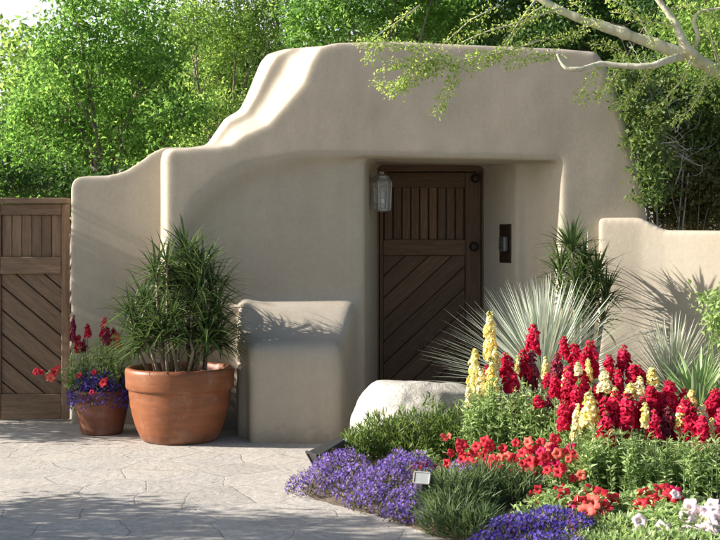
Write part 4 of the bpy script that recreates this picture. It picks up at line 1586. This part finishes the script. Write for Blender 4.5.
# ------------------------------------------------------------------ small pot with its flowers
def small_pot():
    Y = 9.45
    c = Vector((W(102, 0, Y).x, Y, 0))
    t = empty('flower_pot', c, 'smaller dark brown clay pot overflowing with flowers beside the large pot', 'plant pot')
    m = MB()
    m.lathe([(.11, 0), (.145, .003), (.155, .02), (.178, .12), (.196, .22), (.205, .285), (.215, .29), (.218, .32), (.212, .334), (.198, .334), (.19, .30), (.15, .29)], 56)
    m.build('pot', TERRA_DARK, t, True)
    m = MB(); m.lathe([(.192, .29), (.1, .31), (.001, .315)], 28)
    m.f = m.f[:-2] + m.f[-1:]; m.r = m.r[:-2] + m.r[-1:]; m.uv = m.uv[:-2] + m.uv[-1:]
    m.build('potting_soil', SOIL, t, True)
    # lobelia spilling over the rim
    lt = empty('lobelia', c + Vector((0, 0, .3)), 'violet lobelia trailing over the rim of the dark clay pot', 'lobelia', 'lobelia mats')
    n = 2600
    a = rng.uniform(0, 2 * PI, n); r = rng.uniform(.05, 1, n) ** .6 * .25
    z = .10 - np.maximum(0, r - .17) * 1.9 + rng.normal(size=n) * .035
    C = np.stack([np.cos(a) * r * 1.05, np.sin(a) * r, z], 1)
    V, Fq, R = star_mesh(C, rng.normal(size=(n, 3)) * .6 + np.array([-.3, -.7, .6]), rng.uniform(.009, .014, n), rng.uniform(0, 1, n))
    link('blossoms', np_mesh('pot_lobelia_blossoms', V, Fq, R), P_BLUE, lt)
    n = 1500
    a = rng.uniform(0, 2 * PI, n); r = rng.uniform(0, 1, n) ** .6 * .25
    C = np.stack([np.cos(a) * r, np.sin(a) * r, .07 - np.maximum(0, r - .17) * 1.7 + rng.normal(size=n) * .04], 1)
    link('leaves', leaf_mesh('pot_lobelia_leaves', C, rng.normal(size=(n, 3)) + np.array([0, 0, .5]), .03, .01, rng.uniform(0, 1, n)), L_LOB, lt)
    # snapdragons growing in the pot
    spec = [(70, 315, 24, 'd', 'thin dark maroon snapdragon leaning left in the dark clay pot', .5), (76, 334, 16, 'r', 'crimson snapdragon over the left rim of the dark clay pot', .7),
            (88, 323, 12, 'r', 'crimson snapdragon second from left in the dark clay pot', .7), (101, 317, 20, 'r', 'tallest crimson snapdragon in the dark clay pot', .75),
            (106, 326, 16, 'd', 'maroon snapdragon beside the tallest one in the dark clay pot', .75), (83, 338, 12, 'd', 'short maroon snapdragon in the middle of the dark clay pot', .6),
            (119, 332, 13, 'r', 'crimson snapdragon touching the dracaena leaves above dark clay pot', .7), (113, 327, 12, 'r', 'small crimson snapdragon between tallest one and dracaena', .6)]
    for px, yt, ln, col, lab, fat in spec:
        snapdragon(px, yt, ln, Y + random.uniform(-.08, .08), col, lab, fat, 'snapdragons in the small pot', .32)
    # leafy bush between
    n = 1100
    t2 = empty('leafy_plant', c + Vector((.03, 0, .31)), 'light green leafy growth filling the dark clay pot', 'plant')
    a = rng.uniform(0, 2 * PI, n); r = np.sqrt(rng.uniform(0, 1, n)) * .16
    h = rng.uniform(0, .44, n)
    C = np.stack([np.cos(a) * r * (1 + .25 * h) + .015 - .1 * 0 * h, np.sin(a) * r, h * (1 - (r / .26) ** 2)], 1)
    link('leaves', leaf_mesh('pot_bush_leaves', C, rng.normal(size=(n, 3)) * .8 + np.array([0, 0, .7]), rng.uniform(.03, .05, n), .012, rng.uniform(.3, 1, n)), L_SNAP, t2)
    st = MB()
    for k in range(26):
        i = random.randrange(n)
        st.tube([(C[i, 0] * .4, C[i, 1] * .4, -.02), tuple(C[i])], [.004, .002], 4)
    st.build('stems', STEM, t2)
    # petunias trailing to the left
    P = petunia_plant('red petunias trailing out left of the dark clay pot', (c.x - .1, Y - .05, 0), .17, .08, .1,
                  [(36, 371, 9.25, 'p', .9), (41, 372, 9.27, 'p', .8), (48, 376, 9.25, 'p', .8), (54, 372, 9.3, 'p', 1.1), (51, 378, 9.22, 'c', 1.0), (57, 368, 9.3, 'p', .9),
                   (103, 382, 9.22, 'p', 1.2), (79, 375, 9.3, 'p', .8), (94, 372, 9.3, 'r', .7), (92, 392, 9.2, 'm', .6)], zb=.33, nleaf=120)
    s = MB()
    bl = []
    for (px, py) in ((38, 374), (52, 378), (57, 372)):
        e = W(px, py, 9.28) - Vector((c.x - .1, Y - .05, .33))
        s.tube([(.02, 0, .0), (e.x * .5, -.06, .07), e], [.004, .003, .002], 5)
        for k in range(26):
            u = random.uniform(.1, 1)
            q = Vector((.02, 0, 0)).lerp(e, u) + Vector((0, 0, .06 * math.sin(u * PI)))
            bl.append((q, Vector((random.uniform(-1, 1), random.uniform(-1, 1), random.uniform(-.3, .8)))))
    s.build('trailing_stems', STEM, P)
    link('trailing_leaves', leaf_mesh('trailing_leaves', np.array([tuple(b[0]) for b in bl]), np.array([tuple(b[1]) for b in bl]), .035, .014, rng.uniform(0, 1, len(bl))), L_SNAP, P)


small_pot()


# ------------------------------------------------------------------ trees
def crown(name, clumps, per, L, ratio, mat, parent, origin, rs=1.0, flat=.8, up=.4):
    """clumps: list of (centre Vector, radius); leaves fill small irregular sprays inside each clump"""
    Cs, Ds, Rs = [], [], []
    for (c, r) in clumps:
        nsp = max(6, int(per * r * r / 14))
        for s in range(nsp):
            d = rng.normal(size=3); d /= np.linalg.norm(d)
            rad = r * rng.uniform(.35, 1.05)
            sc = np.array(c) + d * rad * np.array([1, 1, flat])
            k = int(rng.integers(9, 20))
            dr = rng.normal(size=3) * .7 + d + np.array([0, 0, rng.uniform(-.4, .5)])
            dr /= np.linalg.norm(dr)
            u = rng.uniform(0, 1, k)[:, None]
            spr = sc + dr * (u - .5) * L * 5.0 + rng.normal(size=(k, 3)) * L * .8
            Cs.append(spr)
            Ds.append(rng.normal(size=(k, 3)) * .8 + dr * .6 + np.array([0, 0, -.15]))
            Rs.append(np.clip(rng.uniform(0, 1) * .55 + rng.uniform(0, .45, k), 0, 1))
    C = np.concatenate(Cs); D = np.concatenate(Ds); R = np.concatenate(Rs)
    n = len(C)
    Ln = L * rng.uniform(.7, 1.3, n)
    o = link(name, leaf_mesh(name, C - np.array(origin), D, Ln, Ln * ratio, R, up=rng.normal(size=(n, 3)) + np.array([0, 0, up])), mat, parent)
    return n


def tree(name, label, cat, base, fork_h, clumps, trunk_r, per, L, ratio, mat, bark, group=None, flat=.8, mainlimb=.42):
    base = Vector(base)
    t = empty(name, base, label, cat, group)
    tk = MB()
    fork = Vector((0, 0, fork_h))
    tk.tube([(0, 0, -.1), (trunk_r * .4, 0, fork_h * .5), fork], [trunk_r * 1.25, trunk_r, trunk_r * .9], 12)
    for (c, r) in clumps:
        e = Vector(c) - base
        m1 = fork.lerp(e, .45) + Vector((random.uniform(-.2, .2), random.uniform(-.2, .2), .12 * (e - fork).length))
        rr = trunk_r * (mainlimb if r > .5 else mainlimb * .6)
        tk.tube([fork - Vector((0, 0, .1)), fork.lerp(m1, .5) + Vector((random.uniform(-.1, .1), random.uniform(-.1, .1), 0)), m1, m1.lerp(e, .6), e], [rr, rr * .75, rr * .5, rr * .3, rr * .12], 7)
        for q in range(7):
            s = m1.lerp(e, random.uniform(.2, 1))
            d = Vector((random.gauss(0, 1), random.gauss(0, 1), random.gauss(.2, .8))).normalized()
            s2 = s + d * r * random.uniform(.5, 1.0)
            mm = s.lerp(s2, .5) + Vector((random.uniform(-.1, .1), random.uniform(-.1, .1), random.uniform(-.05, .12))) * r
            tk.tube([s, mm, s2], [rr * .28, rr * .18, rr * .06], 5)
    tk.build('trunk', bark, t, True)
    n = crown('crown', clumps, per, L, ratio, mat, t, base, flat=flat)
    return t, n


def lobes(lst, Y, dY=.8):
    out = []
    for (px, py, rp) in lst:
        y = Y + random.uniform(-dY, dY)
        out.append((W(px, py, y), rp * y / F))
    return out


total = 0
# left trees behind the gate
A = lobes([(60, 95, 40), (95, 50, 42), (52, 48, 26), (40, 78, 24), (22, 112, 26), (120, 110, 42), (75, 145, 40), (25, 160, 36), (150, 60, 42), (125, 5, 45), (75, 8, 30), (150, 150, 36), (100, 175, 34), (50, 190, 34), (10, 195, 26), (180, 115, 34), (8, 145, 24)], 13.6, .7)
_, n = tree('ash_tree', 'leafy bright green tree behind the driveway gate at left', 'tree', (W(105, 0, 13.6).x, 13.6, -.02), 1.5, A, .13, 10000, .056, .5, L_ASH, BARK, 'trees behind the wall'); total += n
A = lobes([(185, 20, 40), (205, 75, 38), (230, 40, 40), (215, 110, 30), (260, 25, 36), (240, -10, 40), (195, 135, 28), (190, -25, 35), (285, 0, 34), (245, 85, 26), (170, 170, 26)], 15.2, .6)
_, n = tree('mesquite_tree', 'yellow-green loose tree showing above the stepped wall shoulder', 'tree', (W(222, 0, 15.2).x, 15.2, -.02), 1.6, A, .10, 9500, .054, .42, L_MESQ, BARK, 'trees behind the wall'); total += n
A = lobes([(310, 20, 36), (345, 5, 40), (380, 25, 34), (420, 10, 40), (455, 30, 30), (400, -20, 40), (340, -25, 40), (465, -5, 36), (440, -30, 34)], 14.4, .6)
_, n = tree('ash_tree', 'bright green tree crown rising directly behind the level wall top', 'tree', (W(390, 0, 14.4).x, 14.4, -.02), 1.9, A, .11, 10000, .056, .5, L_ASH, BARK, 'trees behind the wall'); total += n
A = lobes([(505, 10, 40), (540, 40, 38), (575, 15, 40), (520, -25, 40), (600, 50, 36), (565, 60, 30), (590, -20, 40), (630, 20, 38), (620, 75, 30), (660, 0, 40), (650, 50, 34)], 14.0, .6)
_, n = tree('dark_tree', 'darker green tree behind the wall under the palo verde branch', 'tree', (W(570, 0, 14.0).x, 14.0, -.02), 1.7, A, .12, 10000, .056, .5, L_DARK, BARK, 'trees behind the wall'); total += n
A = lobes([(690, 30, 40), (720, 70, 40), (740, 10, 45), (700, -20, 40), (675, 70, 30), (760, 60, 40), (740, 120, 40)], 12.6, .5)
_, n = tree('mesquite_tree', 'olive green tree behind the low wall at the upper right', 'tree', (W(725, 0, 12.6).x, 12.6, -.02), 1.5, A, .10, 7500, .06, .45, L_MESQ, BARK, 'trees behind the wall'); total += n
# far backdrop trees
for i, (px, Y, hp, lab, mt) in enumerate(((-60, 21, 150, 'far dark tree at the left beyond the gate', L_DARK), (90, 23, 60, 'far hazy green tree glimpsed through the leafy left tree', L_MESQ),
                                     (250, 22, 60, 'far green tree glimpsed behind the loose yellow-green tree', L_DARK), (420, 21, 40, 'far dark tree behind the middle of the wall top', L_DARK),
                                     (580, 22, 20, 'far dark tree behind the palo verde branch', L_DARK), (740, 20, 30, 'far tree beyond the low wall at the right edge', L_DARK))):
    c = [(W(px + random.uniform(-60, 60), hp + random.uniform(-10, 130), Y + random.uniform(-1, 1)), random.uniform(.7, 1.1)) for _ in range(22)]
    _, n = tree('background_tree', lab, 'tree', (W(px, 0, Y).x, Y, -.05), 1.3, c,   .13, 1500, .13, .55, mt, BARK, 'far trees'); total += n


def bush(name, label, cat, base, clumps, per, L, ratio, mat, bark, group=None, ntw=40, r=.012):
    base = Vector(base)
    t = empty(name, base, label, cat, group)
    st = MB()
    for k in range(ntw):
        c, rad = random.choice(clumps)
        d = Vector((random.gauss(0, 1), random.gauss(0, 1), random.gauss(0, .8))).normalized()
        e = Vector(c) - base + d * rad * random.uniform(.3, .9)
        b = Vector((random.uniform(-.2, .2), random.uniform(-.1, .1), -.05))
        m1 = b.lerp(e, .5) + Vector((random.uniform(-.12, .12), random.uniform(-.12, .12), .1))
        st.tube([b, m1, e], [r, r * .7, r * .25], 5)
    st.build('stems', bark, t)
    n = crown('leaves', clumps, per, L, ratio, mat, t, base)
    return t, n


# shrub hugging the right end behind the low wall
A = lobes([(665, 95, 34), (695, 110, 34), (652, 118, 24), (720, 130, 34), (690, 145, 28), (725, 85, 30), (640, 92, 20), (640, 72, 22), (665, 130, 26), (710, 160, 30), (735, 170, 30), (622, 84, 12)], 10.7, .2)
A += lobes([(632, 88, 15), (646, 108, 18), (640, 136, 13), (655, 160, 18), (655, 190, 15), (618, 72, 10)], 9.85, .06) + lobes([(636, 84, 13), (645, 112, 15), (650, 140, 14), (654, 172, 13), (626, 74, 9), (650, 196, 10), (660, 120, 16), (618, 76, 9), (627, 104, 12), (635, 138, 11), (642, 168, 10), (648, 196, 9)], 9.42, .05)
_, n = bush('climbing_shrub', 'deep green shrub spilling over the right shoulder of the gateway wall', 'shrub', (W(690, 0, 10.9).x, 10.9, 0), A, 22000, .042, .55, L_VINE, BARK, ntw=12, r=.009); total += n
A = lobes([(690, 190, 30), (668, 200, 24), (715, 180, 30), (720, 215, 28), (668, 170, 20), (690, 222, 24), (662, 220, 18), (700, 205, 28), (740, 195, 34)], 10.45, .15)
_, n = bush('olive_shrub', 'dull olive brown shrub standing just behind the low garden wall', 'shrub', (W(695, 0, 10.4).x, 10.4, 0), A, 22000, .044, .45, L_OLIVE, DRY, ntw=14, r=.007); total += n
# bare dry twigs
t = empty('dry_bush', (W(665, 0, 10.2).x, 10.2, 0), 'tangle of bare pale dry twigs against the right end of the gateway wall', 'bush')
m = MB()
bp = Vector((W(665, 0, 10.2).x, 10.2, 0))


def twig(m, p, d, L, r, depth):
    pts, rd = [p.copy()], [r]
    for k in range(4):
        d = (d + Vector((random.gauss(0, .28), random.gauss(0, .2), random.gauss(0, .25)))).normalized()
        p = p + d * L / 4
        pts.append(p.copy()); rd.append(r * (1 - .2 * (k + 1)))
        if depth and random.random() < .75:
            s = Vector((random.gauss(0, 1), random.gauss(0, .5), random.gauss(0, .8))).normalized()
            twig(m, p, (d + s * .9).normalized(), L * .55, r * .6, depth - 1)
    m.tube(pts, rd, 5)


for k in range(20):
    p = W(random.uniform(648, 690), random.uniform(115, 185), 10.05 + random.uniform(-.1, .25)) - bp
    d = Vector((random.gauss(-.5, .7), random.gauss(-.15, .4), random.gauss(.4, .6))).normalized()
    twig(m, p, d, random.uniform(.25, .5), .006, 2)
for k in range(3):
    e = W(random.uniform(655, 695), random.uniform(140, 200), 10.2) - bp
    m.tube([(random.uniform(-.1, .1), 0, -.03), (e.x * .5, .05, e.z * .5), e], [.012, .01, .006], 5)
m.build('twigs', DRY, t)
# hedge mass low behind the gate
A = lobes([(-10, 175, 34), (25, 188, 30), (60, 180, 30), (95, 190, 26), (130, 180, 24), (-40, 160, 40)], 12.0, .3)
_, n = bush('hedge_shrub', 'dense dark shrub right behind the driveway gate', 'shrub', (W(40, 0, 12.0).x, 12.0, 0), A, 7000, .06, .5, L_DARK, BARK); total += n


# ------------------------------------------------------------------ palo verde overhead branch
def palo_verde():
    Y0 = 7.6
    base = Vector((3.05, 7.35, 0))
    t = empty('palo_verde_tree', base, 'palo verde with pale green bark reaching branches in from the upper right', 'tree')
    m = MB()
    def PT(px, py, Y=Y0): return W(px, py, Y) - base
    crotch = PT(840, 140, 7.4)
    m.tube([(0, 0, -.1), (.06, 0, .9), crotch], [.12, .10, .085], 14)
    def limb(P, R, n):
        P2, R2 = [], []
        for i in range(len(P) - 1):
            p0, p1, p2, p3 = P[max(i - 1, 0)], P[i], P[i + 1], P[min(i + 2, len(P) - 1)]
            for k in range(6):
                t_ = k / 6
                q = .5 * ((2 * p1) + (p2 - p0) * t_ + (2 * p0 - 5 * p1 + 4 * p2 - p3) * t_ ** 2 + (3 * p1 - p0 - 3 * p2 + p3) * t_ ** 3)
                r_ = (R[i] * (1 - t_) + R[i + 1] * t_)
                P2.append(q + Vector((random.gauss(0, 1), random.gauss(0, 1), random.gauss(0, 1))) * r_ * .07)
                R2.append(r_ * random.uniform(.93, 1.10) * (1.16 if k == 0 and i and random.random() < .5 else 1))
        P2.append(P[-1]); R2.append(R[-1])
        m.tube(P2, R2, n)
    A = [crotch, PT(780, 95, 7.5), PT(722, 72), PT(690, 58), PT(655, 44), PT(625, 34), PT(590, 22), PT(560, 10), PT(535, -4), PT(500, -25)]
    limb(A, [.075, .05, .040, .037, .034, .031, .027, .023, .019, .012], 12)
    B = [PT(712, 68), PT(695, 56, 7.55), PT(684, 44, 7.5), PT(676, 25, 7.5), PT(666, 10, 7.5), PT(652, -8, 7.5)]
    limb(B, [.035, .03, .026, .022, .019, .015], 10)
    Cc = [PT(685, 56), PT(668, 60, 7.5), PT(650, 66, 7.45), PT(625, 66, 7.45), PT(600, 64, 7.45), PT(580, 69, 7.4), PT(565, 67, 7.4), PT(557, 54, 7.4)]
    limb(Cc, [.028, .022, .019, .0175, .016, .014, .012, .006], 9)
    D = [PT(690, 56), PT(698, 38, 7.5), PT(694, 22, 7.5), PT(700, 12, 7.5), PT(722, 8, 7.5)]
    limb(D, [.015, .012, .011, .010, .008], 8)
    twigs = []
    def tw(pts, r0=.006, dens=1.0, Y=7.5):
        P = [PT(x, y, Y + random.uniform(-.03, .03)) for x, y in pts]
        m.tube(P, [r0 * (1 - .75 * i / (len(P) - 1)) for i in range(len(P))], 5)
        twigs.append((P, dens))
    # drooping leafy twigs left of the wall top
    tw([(560, 8), (520, 22), (485, 32), (455, 45)], .008, .7)
    tw([(540, 40), (505, 52), (480, 56), (452, 62), (420, 68)], .007, 1)
    tw([(452, 62), (430, 74), (408, 82), (388, 88), (373, 80)], .005, 1.3)
    tw([(408, 82), (398, 88), (388, 93)], .003, 1.5)
    tw([(458, 62), (455, 76), (448, 90), (441, 104), (437, 114)], .004, 1.6)
    tw([(430, 50), (405, 46), (385, 42), (357, 43)], .004, 1.2)
    tw([(385, 42), (372, 52), (366, 60)], .003, 1.5)
    tw([(420, 66), (400, 62), (390, 64), (382, 69)], .003, 1.3)
    tw([(425, 48), (412, 62), (404, 78), (402, 87)], .004, 1.4)
    tw([(440, 55), (428, 66), (412, 70)], .003, 1.4)
    tw([(535, 0), (515, 28), (500, 52), (470, 58)], .006, .5)
    tw([(545, 5), (530, 14), (512, 38), (503, 52)], .005, .5)
    tw([(420, 5), (400, 20), (382, 32), (365, 46)], .005, .6)
    tw([(500, 5), (470, 20), (448, 40), (432, 52)], .005, .6)
    tw([(560, 55), (540, 57), (520, 60), (505, 66)], .004, 1.4)
    tw([(600, 62), (590, 80), (583, 90), (574, 98)], .004, .9)
    tw([(620, 66), (608, 86), (596, 96), (580, 100)], .004, 1.0)
    tw([(655, 45), (640, 20), (625, 5), (600, -5)], .006, .6)
    tw([(600, 25), (585, 10), (570, 2)], .004, .8)
    tw([(590, 22), (575, 35), (560, 40), (540, 38)], .004, 1.1)
    tw([(650, 66), (640, 84), (625, 100), (612, 108)], .004, 1.0)
    tw([(690, 60), (680, 82), (665, 100), (650, 112)], .005, 1.0)
    tw([(710, 70), (700, 95), (690, 110), (672, 122)], .005, 1.0)
    tw([(625, 66), (618, 50), (605, 44), (590, 45)], .004, 1.1)
    tw([(676, 25), (650, 22), (630, 14), (610, 12)], .004, 1.0)
    tw([(666, 10), (690, 4), (712, 14), (726, 25)], .004, 1.0)
    tw([(722, 72), (715, 50), (705, 30), (715, 5)], .005, .9)
    tw([(500, 52), (490, 62), (475, 66), (468, 72)], .003, 1.4)
    tw([(420, 68), (432, 60), (446, 54)], .003, 1.5)
    m.build('trunk', PALO_BARK, t, True)
    C, D2, R = [], [], []
    for P, dens in twigs:
        ln = sum((P[i + 1] - P[i]).length for i in range(len(P) - 1))
        for i in range(len(P) - 1):
            a, b = P[i], P[i + 1]
            dv = (b - a)
            k = int(dv.length * 620 * dens)
            for q in range(k):
                p = a.lerp(b, random.random())
                off = Vector((random.gauss(0, 1), random.gauss(0, 1), random.gauss(-.1, 1)))
                C.append(tuple(p + off * .016)); D2.append(tuple(off + dv.normalized() * .5)); R.append(random.random())
    n = len(C)
    L = rng.uniform(.013, .025, n)
    link('crown', leaf_mesh('palo_verde_leaves', np.array(C), np.array(D2), L, L * .55, np.array(R)), L_PALO, t)


palo_verde()


# ------------------------------------------------------------------ leafy sprig shrub at the right edge
A = [(W(716, 300, 8.0), .07), (W(712, 318, 8.0), .06), (W(730, 310, 8.0), .12), (W(745, 330, 8.0), .18), (W(722, 330, 8.0), .07)]
_, n = bush('citrus_shrub', 'green leafy shrub poking in at the right edge before the low wall', 'shrub', (W(745, 0, 8.0).x, 8.0, bedz(W(745, 0, 8.0).x, 8.0)), A, 26000, .04, .5, L_SNAP, STEM, ntw=26, r=.006); total += n

# ------------------------------------------------------------------ trees outside the frame on the left that throw the dappled shade
SHADE = [
    ('shade_tree', 'wide shrubby tree left of the patio casting dappled shade on the flagstones', (-4.5, 6.2, 0),
     [(-4.3, 5.0, .6, .5), (-4.3, 5.85, 1.05, .45), (-4.2, 5.6, 2.1, .34), (-4.2, 6.35, 1.75, .30), (-4.2, 4.9, 1.6, .45), (-4.3, 5.5, .75, .50), (-4.4, 6.3, .75, .50), (-4.3, 7.0, .65, .34), (-4.3, 5.6, 1.45, .50), (-4.4, 6.35, 1.4, .45), (-4.3, 4.7, 1.1, .6), (-4.3, 6.0, 1.9, .36), (-4.3, 5.2, 1.9, .40), (-4.3, 6.8, 1.25, .26), (-4.3, 4.0, 1.3, .6)]),
    ('shade_tree', 'small leafy tree left of the driveway gate shading the flower pots', (-4.9, 9.75, 0),
     [(-4.8, 9.5, .7, .36), (-4.7, 9.75, 1.15, .45), (-4.8, 9.55, 1.55, .45), (-4.8, 9.8, 1.95, .45), (-4.8, 9.35, 1.95, .30), (-4.7, 9.7, 2.35, .42), (-4.7, 9.2, 1.2, .25)]),
]
for nm, lab, base, cl in SHADE:
    _, n = tree(nm, lab, 'tree', base, .5, [(Vector(c[:3]), c[3]) for c in cl],   .07, 8000, .065, .5, L_ASH, BARK, 'shade trees left of the patio'); total += n
print('leaves', total)

# ------------------------------------------------------------------ light, sky, camera
EL, AZ = math.radians(25), math.radians(1.5)      # sun from the left, a little in front of the wall plane
to_sun = Vector((-math.cos(EL) * math.cos(AZ), -math.cos(EL) * math.sin(AZ), math.sin(EL)))
sd = bpy.data.lights.new('sun', 'SUN')
sd.energy = 5.0
sd.angle = math.radians(0.55)
sd.color = (1.0, 0.94, 0.85)
so = bpy.data.objects.new('sun', sd)
COL.objects.link(so)
so.rotation_euler = (-to_sun).to_track_quat('-Z', 'Y').to_euler()
so.location = to_sun * 30

w = bpy.data.worlds.new('World')
SC.world = w
w.use_nodes = True
nt = w.node_tree
sky = nt.nodes.new('ShaderNodeTexSky')
sky.sky_type = 'NISHITA'
sky.sun_disc = False
sky.sun_elevation = EL
sky.sun_rotation = math.atan2(to_sun.x, to_sun.y)
sky.air_density = 1.0
sky.dust_density = 2.0
bg = nt.nodes['Background']
bg.inputs['Strength'].default_value = 0.08
# white patch added to whiten the low left sky, broken up like thin cloud
tc = nt.nodes.new('ShaderNodeTexCoord')
dt = nt.nodes.new('ShaderNodeVectorMath')
dt.operation = 'DOT_PRODUCT'
dt.inputs[1].default_value = Vector((-.27, 1, .17)).normalized()
nt.links.new(tc.outputs['Generated'], dt.inputs[0])
cn_ = noise_tex(nt, tc.outputs['Generated'], 9, 6, 0.6, 0.4)
cf = mathn(nt, 'ADD', dt.outputs['Value'], mathn(nt, 'MULTIPLY', mathn(nt, 'SUBTRACT', cn_.outputs[0], 0.5), 0.06))
cm = ramp(nt, cf, [(0.955, (0, 0, 0)), (0.985, (0.85, 0.85, 0.85))])
nt.links.new(mixc(nt, cm, sky.outputs[0], (6.2, 6.3, 6.5)), bg.inputs['Color'])

cd = bpy.data.cameras.new('camera')
cam = bpy.data.objects.new('camera', cd)
COL.objects.link(cam)
cam.location = (0, 0, CH)
cam.rotation_euler = (PI / 2, 0, 0)
cd.sensor_width = 36
cd.lens = 36 * F / 720
cd.shift_y = -(270 - HY) / 720
cd.clip_start = 0.05
cd.clip_end = 3000
SC.camera = cam

vs = SC.view_settings
vs.view_transform = 'Standard'
vs.look = 'None'
vs.gamma = 1
vs.exposure = 1.25
vs.use_curve_mapping = False
SC.render.engine = 'CYCLES'
SC.cycles.use_denoising = True
SC.cycles.max_bounces = 8
SC.cycles.transparent_max_bounces = 8
